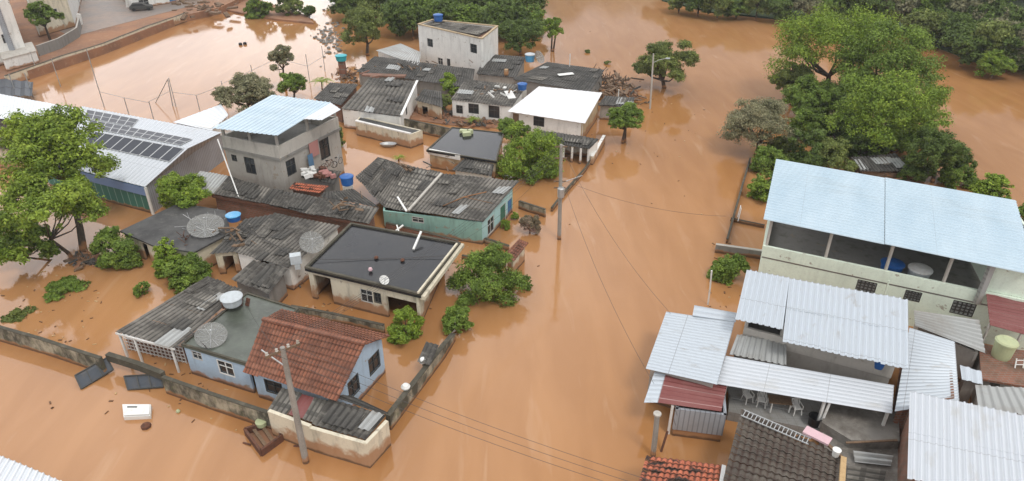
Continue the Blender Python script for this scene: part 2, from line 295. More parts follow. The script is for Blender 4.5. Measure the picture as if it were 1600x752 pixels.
M['leafg'] = leafmat('grey_green_leaves', (.21, .22, .13), (.12, .14, .075), (.3, .3, .2))
M['leafo'] = leafmat('olive_leaves', (.14, .19, .05), (.085, .12, .03), (.22, .27, .07))
M['leafp'] = leafmat('pinkish_twigs', (.25, .2, .15), (.14, .13, .08), (.36, .24, .22))
M['bark'] = mat('bark', (.1, .075, .055), .95, (('n', 'o', (4, 4, 1), .4, .7, (.05, .038, .028), .8),), bump=.4, mud=.5)

def watermat():
    m = bpy.data.materials.new('muddy_water'); m.use_nodes = True; nd = m.node_tree.nodes; lk = m.node_tree.links.new
    b = nd['Principled BSDF']; t = nd.new('ShaderNodeTexCoord')
    def ns(sc, det, dist=0, mpv=(1, 1, 1), rot=0):
        mp = nd.new('ShaderNodeMapping'); mp.inputs['Scale'].default_value = mpv; mp.inputs['Rotation'].default_value = (0, 0, rot); lk(t.outputs['Object'], mp.inputs[0])
        n = nd.new('ShaderNodeTexNoise'); n.inputs['Scale'].default_value = sc; n.inputs['Detail'].default_value = det; n.inputs['Distortion'].default_value = dist
        lk(mp.outputs[0], n.inputs[0]); return n.outputs[0]
    cr = nd.new('ShaderNodeValToRGB'); e = cr.color_ramp.elements
    e[0].position = .3; e[0].color = rgb(.35, .165, .058); e[1].position = .72; e[1].color = rgb(.44, .23, .105)
    lk(ns(.04, 6, .5, (1, .4, 1), -.12), cr.inputs[0])
    m2 = nd.new('ShaderNodeMixRGB'); m2.blend_type = 'MULTIPLY'
    c2 = nd.new('ShaderNodeValToRGB'); c2.color_ramp.elements[0].position = .35; c2.color_ramp.elements[1].position = .65
    c2.color_ramp.elements[0].color = rgb(.93, .9, .86); c2.color_ramp.elements[1].color = rgb(1.05, 1.05, 1.05)
    lk(ns(.5, 7, .5, (1, .22, 1), -.12), c2.inputs[0]); m2.inputs[0].default_value = 1
    lk(cr.outputs[0], m2.inputs[1]); lk(c2.outputs[0], m2.inputs[2]); m3 = nd.new('ShaderNodeMixRGB'); st = nd.new('ShaderNodeMapRange'); st.inputs[1].default_value = .6; st.inputs[2].default_value = .78; st.inputs[4].default_value = .35
    lk(ns(1.6, 7, .8, (.45, .07, 1), -.12), st.inputs[0]); lk(st.outputs[0], m3.inputs[0]); lk(m2.outputs[0], m3.inputs[1]); m3.inputs[2].default_value = rgb(.55, .36, .22)
    lk(m3.outputs[0], b.inputs['Base Color'])
    # calm to rippled
    mr = nd.new('ShaderNodeMapRange'); mr.inputs[1].default_value = .4; mr.inputs[2].default_value = .62; mr.inputs[3].default_value = .05; mr.inputs[4].default_value = .09
    lk(ns(.03, 3), mr.inputs[0]); lk(mr.outputs[0], b.inputs['Roughness'])
    b.inputs['IOR'].default_value = 1.36
    bp = nd.new('ShaderNodeBump'); bp.inputs['Distance'].default_value = .03; bp.inputs['Strength'].default_value = .1
    ad = nd.new('ShaderNodeMath'); ad.operation = 'ADD'; lk(ns(2.2, 5, .4, (.5, 1, 1), -.1), ad.inputs[0]); lk(ns(.25, 3, 1.5), ad.inputs[1])
    lk(ad.outputs[0], bp.inputs['Height']); lk(bp.outputs[0], b.inputs['Normal'])
    return m
M['water'] = watermat()

# ---------------- panels, walls, openings ----------------
def sheet(mb, a, b, c, d, run='v', pitch=.35, amp=.035, row=1.83, step=.025, jit=.012, th=.02, trap=False, uvp=.36, ragged=5, rnd=random.Random(3)):
    """ribbed roof: a b upper edge, d c lower edge; run 'v' ribs go a->d, 'h' ribs go a->b"""
    if run == 'h': a, b, c, d = b, c, d, a       # turn the panel a quarter
    W = ((b-a).length+(c-d).length)/2; H = ((d-a).length+(c-b).length)/2
    nrm = (b-a).cross(d-a); nrm = -nrm if nrm.z < 0 else nrm; nrm.normalize()
    n = max(2, round(W/pitch)); rows = max(1, round(H/row)); prof = (-1, -1, 1, 1) if trap else (0, 1, 0, -1)
    offs = ((0, .55, .7, .88) if trap else (0, .25, .5, .75))
    def pt(s, t): return a*(1-s)*(1-t)+b*s*(1-t)+c*s*t+d*(1-s)*t
    spw = max(1, round(1.1/pitch))
    for r in range(rows):
        t0, t1 = r/rows, (r+1)/rows; jits = [rnd.uniform(-jit, jit) for _ in range(n//spw+2)]; jb = [rnd.uniform(-jit, jit) for _ in range(n//spw+2)]
        top = []
        for i in range(n*4+1):
            s = (i//4 + offs[i % 4])/n; s = min(s, 1); k = min(i//4, n-1)//spw
            z = amp*prof[i % 4]; e0 = jb[k]*ragged/H if r == 0 else 0; e1 = jits[k]*ragged/H if r == rows-1 else 0
            p0 = pt(s, t0+e0)+nrm*(z+jits[k]); p1 = pt(s, t1+e1)+nrm*(z+step+jb[k]); top.append((p0, p1, (s*n*uvp, t0*H), (s*n*uvp, t1*H)))
        dn = nrm*-th
        for i in range(n*4):
            p, q = top[i], top[i+1]
            mb.add([p[0], q[0], q[1], p[1]], [p[2], q[2], q[3], p[3]])
            mb.add([p[1]+dn, q[1]+dn, q[0]+dn, p[0]+dn], [p[3], q[3], q[2], p[2]])
            mb.add([p[1], q[1], q[1]+dn, p[1]+dn], [p[3], q[3], q[3], p[3]])
        for e in (top[0], top[-1]): mb.add([e[0], e[1], e[1]+dn, e[0]+dn], [e[2], e[3], e[3], e[2]])
    return mb
def PQ(q): return [P(*k) for k in q]
PR = random.Random(41)
def patches(par, q, n, run='v', pitch=.36, amp=.04):
    a, b, c, d = PQ(q)
    if run == 'h': a, b, c, d = b, c, d, a
    W = ((b-a).length+(c-d).length)/2; H = ((d-a).length+(c-b).length)/2
    def pt(s, t): return a*(1-s)*(1-t)+b*s*(1-t)+c*s*t+d*(1-s)*t
    for _ in range(n):
        ws, hs = PR.choice((.75, 1.1, 1.1, 2.1))/W, PR.uniform(1.1, 2.2)/H
        if ws > .6 or hs > .8: continue
        s0, t0 = PR.uniform(0, 1-ws), PR.uniform(-.02, 1.04-hs); k = PR.uniform(-.03, .03)
        up = Vector((0, 0, amp*.9+PR.uniform(.02, .05))); lift = Vector((0, 0, PR.uniform(0, .1)))
        sheet(MB(), pt(s0, t0)+up, pt(s0+ws, t0+k)+up, pt(s0+ws+k, t0+hs)+up+lift, pt(s0+k, t0+hs)+up, pitch=pitch, amp=amp, ragged=0, rnd=PR).build('replaced_sheet', M[PR.choice(('fibrel', 'fibred', 'fibred', 'fibre', 'greyzinc'))], par)
def roof(par, q, m, name='roof', label=None, **kw):
    if m in ('fibre', 'fibred', 'fibrel') and name == 'roof' and (P(*q[0])-P(*q[1])).length > 3: patches(par, q, 5, kw.get('run', 'v'), kw.get('pitch', .36), kw.get('amp', .04))
    o = sheet(MB(), *PQ(q), **kw).build(name, M[m] if isinstance(m, str) else m, par)
    if label: o['label'] = label
    return o
TILE = dict(uvp=.24, pitch=.24, amp=.045, row=.4, step=.05, jit=.012, th=.03)
ZN = dict(pitch=.26, amp=.022, row=3.4, step=.012, jit=.008, trap=True)
def wall_mesh(A, B, c, z0, za, zb, ops, th=.16):
    """vertical wall A-B, outside away from c; ops: list of (u, zc, w, h) openings; za, zb top heights"""
    u = Vector((B.x-A.x, B.y-A.y, 0)); Lw = u.length; u.normalize(); n = Vector((u.y, -u.x, 0))
    if n.dot(Vector((c.x-A.x, c.y-A.y, 0))) > 0: n = -n
    mb = MB(); us = {0, Lw}; zs = {z0}
    for (x, z, w_, h) in ops:
        us |= {max(.02, x-w_/2), min(Lw-.02, x+w_/2)}; zs |= {z-h/2, z+h/2}
    us = sorted(us); zs = sorted(zs)
    def at(x, z, k): return Vector((A.x, A.y, 0)) + u*x + Vector((0, 0, z)) - n*(th*k)
    def topz(x): return za+(zb-za)*x/Lw
    for i in range(len(us)-1):
        x0, x1 = us[i], us[i+1]; xm = (x0+x1)/2
        for j in range(len(zs)):
            zl = zs[j]; zm = (zl + (zs[j+1] if j+1 < len(zs) else topz(xm)))/2
            z2a = zs[j+1] if j+1 < len(zs) else topz(x0); z2b = zs[j+1] if j+1 < len(zs) else topz(x1)
            if any(abs(xm-o[0]) < o[2]/2 and abs(zm-o[1]) < o[3]/2 for o in ops): continue
            if z2a <= zl: continue
            for k in (0, 1):
                mb.add([at(x0, zl, k), at(x1, zl, k), at(x1, z2b, k), at(x0, z2a, k)], [(x0, zl), (x1, zl), (x1, z2b), (x0, z2a)])
    for (x, z, w_, h) in ops:
        q = [(x-w_/2, z-h/2), (x+w_/2, z-h/2), (x+w_/2, z+h/2), (x-w_/2, z+h/2)]
        for k in range(4):
            p, r = q[k], q[(k+1) % 4]; mb.add([at(p[0], p[1], 0), at(r[0], r[1], 0), at(r[0], r[1], 1), at(p[0], p[1], 1)])
    mb.add([at(0, za, 0), at(Lw, zb, 0), at(Lw, zb, 1), at(0, za, 1)])
    for x, z1 in ((0, za), (Lw, zb)): mb.add([at(x, z0, 0), at(x, z1, 0), at(x, z1, 1), at(x, z0, 1)])
    return mb, at, n, u
def walls(par, pts, z1, m, ops=(), z0=-1.2, skip=(), th=.16, cc=None):
    """walls on the plan polygon pts. ops: (edge, px, py, width, height, kind[, material])"""
    c = cc or base(pts); n = len(pts); zl = z1 if isinstance(z1, list) else [z1]*n; obs = []
    for i in range(n):
        if i in skip: continue
        A, B = pts[i], pts[(i+1) % n]; mine = []; u = (Vector((B.x, B.y, 0))-Vector((A.x, A.y, 0))); Lw = u.length; u.normalize()
        for o in ops:
            if o[0] != i: continue
            p = on_plane(o[1], o[2], A, B); x = (Vector((p.x, p.y, 0))-Vector((A.x, A.y, 0))).dot(u)
            x = min(max(x, o[3]/2+.08), Lw-o[3]/2-.08)
            zt = min(zl[i], zl[(i+1) % n])-.1; zc = p.z; h = o[4]
            if o[5] in ('door', 'hole'): zb_ = -.9; zc2 = min(zt, p.z+h/2); zc, h = (zb_+zc2)/2, zc2-zb_
            zc = min(zc, zt-h/2)
            mine.append((x, zc, o[3], h, o[5], o[6] if len(o) > 6 else None))
        mb, at, nn, uu = wall_mesh(A, B, c, z0, zl[i], zl[(i+1) % n], [k[:4] for k in mine], th)
        mm = m[i] if isinstance(m, (list, tuple)) else m
        wob = mb.build('wall', M[mm], par); obs.append(wob)
        for (x, z, w_, h, kind, extra) in mine:
            if kind == 'hole':
                continue
            f = MB(); t = .06
            for (xa, za_, xb, zb_) in ((x-w_/2, z-h/2, x-w_/2, z+h/2), (x+w_/2, z-h/2, x+w_/2, z+h/2), (x-w_/2, z-h/2, x+w_/2, z-h/2), (x-w_/2, z+h/2, x+w_/2, z+h/2)):
                f.bar(at(xa, za_, .15), at(xb, zb_, .15), t, t)
            if kind == 'window':
                f.bar(at(x, z-h/2+t, .3), at(x, z+h/2-t, .3), .05, .05); f.bar(at(x-w_/2+t, z+.1*h, .3), at(x+w_/2-t, z+.1*h, .3), .04, .04)
                fo = f.build('window', M[extra or 'frame'], wob)
                MB().box(at(x, z, .6), (w_, .02, h), uu).build('pane', M['glass'], fo)
            elif kind == 'grille':
                for k in range(1, 5): f.bar(at(x-w_/2+w_*k/5, z-h/2+t, .3), at(x-w_/2+w_*k/5, z+h/2-t, .3), .09, .05)
                for k in range(1, 4): f.bar(at(x-w_/2+t, z-h/2+h*k/4, .34), at(x+w_/2-t, z-h/2+h*k/4, .34), .05, .07)
                fo = f.build('window', M['darkframe'], wob)
                MB().box(at(x, z, .8), (w_, .02, h), uu).build('pane', M['frame'], fo)
            elif kind == 'door':
                fo = f.build('door', M['frame'], wob)
                MB().box(at(x, z, .5), (w_, .05, h), uu).build('door_leaf', M[extra or 'wood'], fo)
    return obs
def slab(par, q, z, m, th=.18, name='roof', rim=0, rimm='mouldtop', rw=.16, label=None):
    pts = [P(k[0], k[1], z) for k in q]
    o = MB().prism(pts, z-th, z-.001).build(name, M[m], par)
    if label: o['label'] = label
    if rim:
        inn = inset(pts, rw); mb = MB(); n = len(pts)
        for i in range(n):
            j = (i+1) % n; mb.prism([pts[i], pts[j], inn[j], inn[i]], z-.0, z+rim)
        mb.build('parapet', M[rimm], par)
    return pts
def skeleton_box(): pass
# ---------------- plants ----------------
def leaves_obj(pos, nrm, size, name, m, parent, asp=.55, rng=RNG):
    n = len(pos); r = rng.normal(size=(n, 3)); nrm = nrm + .55*r; nrm /= np.linalg.norm(nrm, axis=1)[:, None]
    a = np.cross(nrm, rng.normal(size=(n, 3))); a /= np.linalg.norm(a, axis=1)[:, None]; b = np.cross(nrm, a)
    s = size*rng.uniform(.6, 1.35, n)[:, None]; a *= s; b *= s*asp
    bend = nrm*s*.25
    v = np.stack([pos-a-bend, pos-b, pos+a-bend, pos+b], 1).reshape(-1, 3)
    me = bpy.data.meshes.new(name); me.vertices.add(n*4); me.vertices.foreach_set('co', v.astype(np.float32).ravel())
    me.loops.add(n*4); me.loops.foreach_set('vertex_index', np.arange(n*4, dtype=np.int32))
    me.polygons.add(n); me.polygons.foreach_set('loop_start', np.arange(0, n*4, 4, dtype=np.int32))
    me.update(calc_edges=True); me.materials.append(m)
    o = bpy.data.objects.new(name, me); S.collection.objects.link(o); o.parent = parent; ORG[o.name] = ORG.get(parent.name, Vector()) if parent else Vector()
    return o
def crown_pts(rng, r, rz, nl, n, lobe=.42, flat=.8, full=False):
    """leaf places on lobes that fill an uneven ellipsoid of radii r, rz about 0"""
    cs = [(np.zeros(3), .75 if full else .5)]
    for i in range(nl):
        d = rng.normal(size=3); d /= np.linalg.norm(d)
        if d[2] < -.6 and not full: d[2] *= -.6
        lr = lobe*rng.uniform(.45, 1.15); k = (1.02-lr)*rng.uniform(.72, 1.12); cs.append((d*k, lr))
    sub = []                                     # small clumps on every lobe
    for c, lr in cs:
        ns_ = int(6+46*lr)
        d = rng.normal(size=(ns_, 3)); d /= np.linalg.norm(d, axis=1)[:, None]; d[:, 2] = np.where(d[:, 2] < -.75, -d[:, 2], d[:, 2])
        for q in d: sub.append((c+q*lr*rng.uniform(.6, .98)*np.array([1, 1, flat]), rng.uniform(.06, .15), q))
    tot = sum(l*l for _, l, _ in sub); P_, Q_ = [], []
    for c, lr, q in sub:
        m_ = max(3, int(n*lr*lr/tot)); d = rng.normal(size=(m_, 3)); d /= np.linalg.norm(d, axis=1)[:, None]
        rad = lr*rng.random(m_)**.5*1.2; p = c + d*rad[:, None]*np.array([1, 1, .75])
        P_.append(p*np.array([r, r, rz])); Q_.append(d*.7+q*.6+np.array([0, 0, .5]))
    return np.concatenate(P_), np.concatenate(Q_), [(c*np.array([r, r, rz]), lr*r) for c, lr in cs[1:]]
def plant(name, label, cat, cx, cy, wpx, hpx, zb=.1, m='leafm', group=None, nl=16, lobe=.42, dens=1.0, leafpx=3.6, trunk=None, seed=None, ground=-1.2, trunks=1, basepx=None, z0=None):
    """plant whose crown centres on photo pixel cx,cy with half sizes wpx,hpx; zb = height of the crown's underside"""
    low_ = name == 'shrub' and zb <= .4
    if low_: hpx *= 1.08
    rng = np.random.default_rng(seed if seed is not None else int(cx*7+cy*13))
    zc = zb+1
    for _ in range(12):
        c = P(cx, cy, zc); s = scale_at(c); al = math.asin(min(.95, (CAMH-c.z)/(c-Vector((0, 0, CAMH))).length)); r = 1.06*wpx/s
        rz = math.sqrt(max((1.08*hpx/s)**2-(r*math.sin(al))**2, ((.88 if low_ else .2 if name == 'water_weed' else .8)*r)**2))/math.cos(al); rz = min(rz, 1.5*r); zc = zb+rz*(.5 if low_ else .72)
    c = P(cx, cy, zc); s = scale_at(c)
    bp = P(*basepx, 0) if basepx else Vector((c.x, c.y, 0)); bp.z = max(ground, 0) if ground < 0 else ground
    t = T(name, label, cat, bp, group)
    off = np.array(c-bp); ls = max(.07, leafpx/s*.5); n = int(min(26000, max(500, 2.9*dens*(r*r*1.6+r*rz*2.4)*3.14/(ls*ls*1.1))))
    p, q, cs = crown_pts(rng, r, rz, nl, n, lobe, full=low_)
    leaves_obj(p+off, q, ls, 'crown', M[m], t, rng=rng)
    mb = MB(); tr = trunk or max(.06, r*.07); g = ground-bp.z
    for k in range(trunks):
        a = Vector((random.uniform(-1, 1), random.uniform(-1, 1), 0))*r*.25*(k > 0)
        f = Vector((off[0], off[1], max(off[2]-rz*.5, .2)))+a
        mid = Vector((f.x*.45+random.uniform(-.1, .1)*r, f.y*.45+random.uniform(-.1, .1)*r, g+(f.z-g)*.5))
        mb.tube([bp+Vector((a.x*.4, a.y*.4, g)), bp+mid, bp+f], [tr*1.25, tr, tr*.75], 7)
        for cc, lr in cs[k::trunks][:7]:
            e = Vector(cc)+Vector(off); mb.tube([bp+f*.98, bp+(f+e)/2+Vector((0, 0, -.1*r)), bp+e], [tr*.55, tr*.32, tr*.12], 5)
    mb.build('trunk', M['bark'], t)
    return t
def dup(root, loc, rotz, sc, label=None, group=None):
    r = root.copy(); S.collection.objects.link(r); r.location = loc; r.rotation_euler = (0, 0, rotz); r.scale = (sc[0], sc[0], sc[1])
    if label: r['label'] = label
    if group: r['group'] = group
    for ch in list(root.children):
        c = ch.copy(); S.collection.objects.link(c); c.parent = r
    return r
def palm(name, label, px, py, hpx, wpx, m='leafb', fr=14, z=0):
    b = P(px, py, z); s = scale_at(b); H = hpx/s; Rr = wpx/s; t = T(name, label, 'palm', b)
    MB().tube([b+Vector((0, 0, -1)), b+Vector((.1, 0, H*.55))], [.12, .08], 7).build('trunk', M['bark'], t)
    mb = MB(); rr = random.Random(px)
    for k in range(fr):
        a = k*2.4+rr.random(); d = Vector((math.cos(a), math.sin(a), 0)); el = rr.uniform(.3, 1.2); prev = None
        side = Vector((-d.y, d.x, 0))
        for j in range(7):
            q = j/6; p = b+Vector((.1, 0, H*.55))+d*Rr*q+Vector((0, 0, H*.45*(el*q-1.1*q*q*el)*1.6))
            if prev is not None:
                for sg in (1, -1):
                    for e in (0, .5):
                        o = prev.lerp(p, e); wv = side*sg*Rr*.22*math.sin(3.0*min(.97, q+.05))+d*Rr*.1-Vector((0, 0, .08*Rr))
                        mb.add([o, o+(p-prev)*.4, o+(p-prev)*.35+wv])
            prev = p
    mb.build('fronds', M[m], t); return t

# ---------------- props ----------------
def tank(label, px, py, z, r, h, body='tankblue', lid='tankblue', stand=0, group=None, name='water_tank', c=None):
    c = c or P(px, py, z); t = T(name, label, 'water tank', c-Vector((0, 0, stand)), group)
    MB().lathe(c, [(r*.82, 0), (r*.86, h*.1), (r*.95, h*.8), (r, h*.82), (r, h*.9), (r*.93, h*.9)], 24).build('body', M[body], t)
    MB().lathe(c, [(r*1.04, h*.88), (r*1.04, h*.95), (r*.9, h*1.02), (r*.45, h*1.1), (r*.4, h*1.12), (0, h*1.12)], 24).build('lid', M[lid], t)
    if stand:
        MB().box(c-Vector((0, 0, stand/2)), (r*1.5, r*1.5, stand), (1, .25, 0)).build('stand', M['bandc'], t)
    return t
def dish(label, px, py, z, r, ax, m='dish', group=None, mast=.7):
    """dish antenna; px,py,z is the middle of the reflector"""
    c = P(px, py, z); ax = Vector(ax).normalized(); t = T('satellite_dish', label, 'satellite dish', c-Vector((0, 0, mast)), group)
    prof = [(r*k/8, r*.28*(k/8)**2) for k in range(9)]
    mb = MB().lathe(c-ax*.1*r, prof, 28, ax); mb.lathe(c-ax*.1*r, [(p[0], p[1]-.02) for p in prof][::-1], 28, ax)
    e = c-ax*.1*r; a = ax.orthogonal().normalized(); b = ax.cross(a)
    ref = mb.build('reflector', M[m], t, True)
    rb = MB()
    for k in range(12):
        d = a*math.cos(k*.5236)+b*math.sin(k*.5236); rb.bar(e+d*.1*r-ax*.04, e+d*r*.98+ax*(r*.24), .018, .02)
    rb.build('rib', M['metal'], ref)
    f = c+ax*r*.75; mb = MB()
    for k in range(3):
        d = a*math.cos(k*2.094)+b*math.sin(k*2.094); mb.tube([e+d*r*.96+ax*.26*r, f], .015, 5)
    mb.lathe(f-ax*.08, [(0, 0), (.05, 0), (.06, .12), (0, .14)], 10, ax).build('feed_arm', M['metal'], t)
    MB().tube([c-Vector((0, 0, mast)), c-Vector((0, 0, .05))-ax*.12*r], .035, 8).build('mast', M['metal'], t)
    return t
def chair(label, p, rz, group=None, m='paint'):
    t = T('plastic_chair', label, 'chair', p, group); ca, sa = math.cos(rz), math.sin(rz)
    w_ = lambda x, y, z: p+Vector((x*ca-y*sa, x*sa+y*ca, z)); u = (ca, sa, 0)
    MB().box(w_(0, 0, .43), (.44, .42, .03), u).build('seat', M[m], t)
    mb = MB(); mb.bar(w_(-.21, .21, .43), w_(-.24, .3, .85), .04); mb.bar(w_(.21, .21, .43), w_(.24, .3, .85), .04); mb.bar(w_(-.24, .3, .85), w_(.24, .3, .85), .05)
    for k in (-.12, -.04, .04, .12): mb.bar(w_(k, .21, .44), w_(k, .3, .85), .045, .02)
    mb.build('backrest', M[m], t)
    for s_ in (-1, 1):
        MB().bar(w_(s_*.2, -.19, .42), w_(s_*.25, -.24, 0), .045).build('leg', M[m], t)
        MB().bar(w_(s_*.2, .19, .42), w_(s_*.25, .26, 0), .045).build('leg', M[m], t)
        a_ = MB(); a_.bar(w_(s_*.25, -.2, .64), w_(s_*.25, .24, .66), .05, .03); a_.bar(w_(s_*.25, -.2, .42), w_(s_*.25, -.2, .64), .04); a_.build('armrest', M[m], t)
    return t
def ladder(label, a, b, wd, n, m='metal', side=None):
    a, b = Vector(a), Vector(b); u = (b-a).normalized(); s_ = Vector(side).normalized() if side else u.cross(Vector((0, 0, 1))).normalized()
    t = T('ladder', label, 'ladder', base([a, b], min(a.z, b.z)))
    for k in (-1, 1): MB().bar(a+s_*wd/2*k, b+s_*wd/2*k, .06, .06).build('rail', M[m], t)
    for i in range(n):
        q = a.lerp(b, (i+.5)/n); MB().bar(q-s_*wd/2, q+s_*wd/2, .045, .045).build('rung', M[m], t)
    return t
def cable(label, a, b, sag, r=.012, group='overhead cables', name='power_cable'):
    pts = [Vector(a).lerp(Vector(b), k/24)-Vector((0, 0, sag*4*(k/24)*(1-k/24))) for k in range(25)]
    return solo(name, MB().tube(pts, r, 4), M['cable'], label, 'cable', group)
def pole_thing(name, label, cat, px, py, toppx, h, r0, r1, m='pole', sq=False, group=None):
    b = P(px, py, 0); top = Vector((b.x, b.y, h))
    # top leans as in the photo
    d = ray(*toppx); n = Vector((0, 1, 0)); t_ = b.y/d.y; tp = Vector((0, 0, CAMH))+d*t_
    if toppx: top = Vector((tp.x, b.y, tp.z))
    t = T(name, label, cat, b, group); mb = MB()
    if sq: mb.bar(b-Vector((0, 0, 1.2)), top, r0*2, r0*1.4)
    else: mb.tube([b-Vector((0, 0, 1.2)), b.lerp(top, .5), top], [r0, (r0+r1)/2, r1], 10)
    mb.build('pole', M[m], t, not sq); return t, b, top
def wallrun(name, label, pts, h, th=.16, m='mould', cat='wall', z0=-1.2, capm=None, post=0):
    """free standing wall along world plan points; h height(s) above the water"""
    hs = h if isinstance(h, list) else [h]*len(pts); mb = MB(); tp = MB()
    for i in range(len(pts)-1):
        a, b = Vector(pts[i]), Vector(pts[i+1]); u = (b-a); u.z = 0; L_ = u.length; u.normalize(); n = Vector((-u.y, u.x, 0))*th/2
        k = max(1, int(L_/2.5)); prev = None
        for j in range(k+1):
            q = a.lerp(b, j/k); hh = hs[i]+(hs[i+1]-hs[i])*j/k + (random.uniform(-.04, .04) if 0 < j < k else 0); cur = (q, hh)
            if prev:
                p, h0 = prev; A = [p-n, p+n, q+n, q-n]
                mb.prism(A, z0, [h0, h0, hh, hh]); l0 = (p-a).length; 
                tp.prism([p-n*1.15, p+n*1.15, q+n*1.15, q-n*1.15], [h0+.004, h0+.004, hh+.004, hh+.004], [h0+.05, h0+.05, hh+.05, hh+.05])
            prev = cur
    c = base(pts); t = T(name, label, cat, c)
    mb.build('wall_body', M[m], t); tp.build('coping', M[capm or 'mouldtop'], t)
    return t
# ================= SETTING =================
def struct(o): o['kind'] = 'structure'; return o
wm = MB(); wm.add([(-1500, -60, 0), (1500, -60, 0), (1500, 2600, 0), (-1500, 2600, 0)]); struct(wm.build('flood_water', M['water']))
gm = MB(); gm.add([(-1500, -60, -3), (1500, -60, -3), (1500, 2600, -3), (-1500, 2600, -3)]); struct(gm.build('ground', M['mudland']))
# the dry land at the top left
land_px = [(-70, 140), (10, 120), (40, 110), (160, 71), (286, 23), (345, 10)]
lp = [P(x, y, 1.45) for x, y in land_px]; far = [Vector((lp[-1].x+10, 330, 0)), Vector((-420, 330, 0)), Vector((-420, lp[0].y, 0))]
lb = MB(); lb.prism([Vector((p.x, p.y, 0)) for p in lp]+far, -2.5, 1.3); struct(lb.build('bank', M['mudland']))
rd = MB(); rd.prism([P(x, y, 1.3) for x, y in ((112, 58), (250, 22), (318, 5), (300, -50), (60, -50), (75, 40))], 1.2, 1.34); struct(rd.build('road', M['asphalt']))
# wooded hills behind the river
def hills():
    mb = MB(); nx, ny = 70, 14
    g = []
    for j in range(ny+1):
        row = []
        for i in range(nx+1):
            az = math.radians(-14+74*i/nx); d = 330+j*60; x, y = math.sin(az)*d, math.cos(az)*d
            e = min(1, i/12)*(j/ny)**.8; z = -2+e*(190+60*noise.noise(Vector((i*.13, j*.2, 1)))+35*noise.noise(Vector((i*.5, j*.5, 4))))
            row.append(Vector((x, y, z)))
        g.append(row)
    for j in range(ny):
        for i in range(nx): mb.add([g[j][i], g[j][i+1], g[j+1][i+1], g[j+1][i]])
    struct(mb.build('hills', M['hill'], None, True))
hills()

# ================= RIGHT BANK =================
# big pale green house with the pale blue roof
r1 = [(1213, 248, 7.0), (1587, 313, 7.0), (1620, 431, 6.3), (1193, 342, 6.3)]
pr = PQ(r1); w1 = inset([Vector((p.x, p.y, 0)) for p in pr], .35)
# front wall line taken from the parapet seen in the photo
fa, fb = P(1194, 384, 4.0), P(1640, 477, 4.0)
w1[3] = Vector((fa.x, fa.y, 0)); w1[2] = Vector((fb.x, fb.y, 0))
t = T('house', 'large pale green house with a long pale blue roof over an open top terrace', 'house', base(w1))
sheetkw = dict(pitch=.42, amp=.03, row=30, step=0, jit=0, trap=True)
ra, rb_, rc, rdn = pr; m1, m2 = ra.lerp(rb_, .485), rdn.lerp(rc, .478)
sheet(MB(), ra, m1, m2, rdn, run='h', **sheetkw).build('roof', M['bluezinc'], t)
sheet(MB(), m1+Vector((.03, 0, .03)), rb_+Vector((0, 0, .03)), rc+Vector((0, 0, .03)), m2+Vector((.03, 0, .03)), run='h', **sheetkw).build('roof', M['bluezinc'], t)
walls(t, w1, [2.95]*4, 'mint', [(2, 1355, 443, 1.25, .95, 'grille'), (2, 1427, 460, 1.0, .75, 'grille'), (2, 1508, 474, 1.35, 1.0, 'grille')])
MB().prism(w1, 2.95, 3.1).build('terrace_floor', M['grey'], t)
pa = inset(w1, -.06); pin = inset(w1, .16)
mb = MB()
for i in (1, 2, 3):
    j = (i+1) % 4; mb.prism([pa[i], pa[j], pin[j], pin[i]], 3.1, 4.0)
mb.build('parapet', M['mint'], t)
MB().prism([w1[0], w1[1], pin[1], pin[0]], 3.1, 6.9).build('rear_wall', M['grey'], t)
cw = base(w1)
# closed room at the right end of the terrace
k1 = w1[3].lerp(w1[2], .80); k0 = w1[0].lerp(w1[1], .82)
room = [k0, w1[1], w1[2].lerp(w1[1], .02), k1.lerp(k0, .02)]
walls(t, room, [6.85, 6.85, 6.25, 6.25], 'mint', z0=4.0, cc=base(room))
MB().bar(Vector((k1.x, k1.y, 3.1))+Vector((-.35, -.05, 0)), Vector((k1.x, k1.y, 6.2))+Vector((-.35, -.05, 0)), .35, .3).build('pillar', M['greyzinc'], t)
for f in (.0, .235, .46, .665):
    q = pin[3].lerp(pin[2], f); MB().bar(Vector((q.x, q.y, 3.1)), Vector((q.x, q.y, 6.28)), .16, .16).build('post', M['bandc'], t)
MB().tube([P(1387, 436, 3.6)+Vector((0, -.2, 0)), P(1387, 436, 3.6)+Vector((0, -.2, -2.5))], .06, 8).build('drain_pipe', M['mint'], t)
for x, lab, bo in ((.50, 'blue water tank under the pale blue roof on the terrace', 'tankblue'), (.60, 'white topped water tank beside the blue one on the terrace', 'paint')):
    q = w1[3].lerp(w1[2], x).lerp(w1[0].lerp(w1[1], x), .17); tank(lab, 0, 0, 0, .78, .85, bo if bo == 'tankblue' else 'fibreglass', bo, c=Vector((q.x, q.y, 3.1)))

# middle zinc roofed house
q2a = [(1167, 421, 5.3), (1234, 434, 5.3), (1223, 515, 4.5), (1149, 498, 4.5)]
q2b = [(1234, 434, 5.3), (1419, 468, 5.3), (1420, 577, 4.4), (1223, 534, 4.3)]
t = T('house', 'two storey house with large ribbed zinc roof in front of the pale green house', 'house', base(PQ(q2a)+PQ(q2b)))
roof(t, q2a, 'zinc', **dict(ZN, pitch=.36, amp=.035)); roof(t, q2b, 'zinc', **dict(ZN, pitch=.36, amp=.035))
up = [P(1172, 424, 5.2), P(1415, 470, 5.2), P(1415, 562, 4.4), P(1158, 496, 4.4)]
up = [Vector((p.x, p.y, 0)) for p in up]; up = inset(up, .35)
walls(t, up, [5.1, 5.1, 4.35, 4.35], 'conc', z0=-1.2, skip=(2,))
MB().prism(up, 2.55, 2.75).build('upper_floor', M['grey'], t)
ui = inset(up, -.04); uj = inset(up, .14)
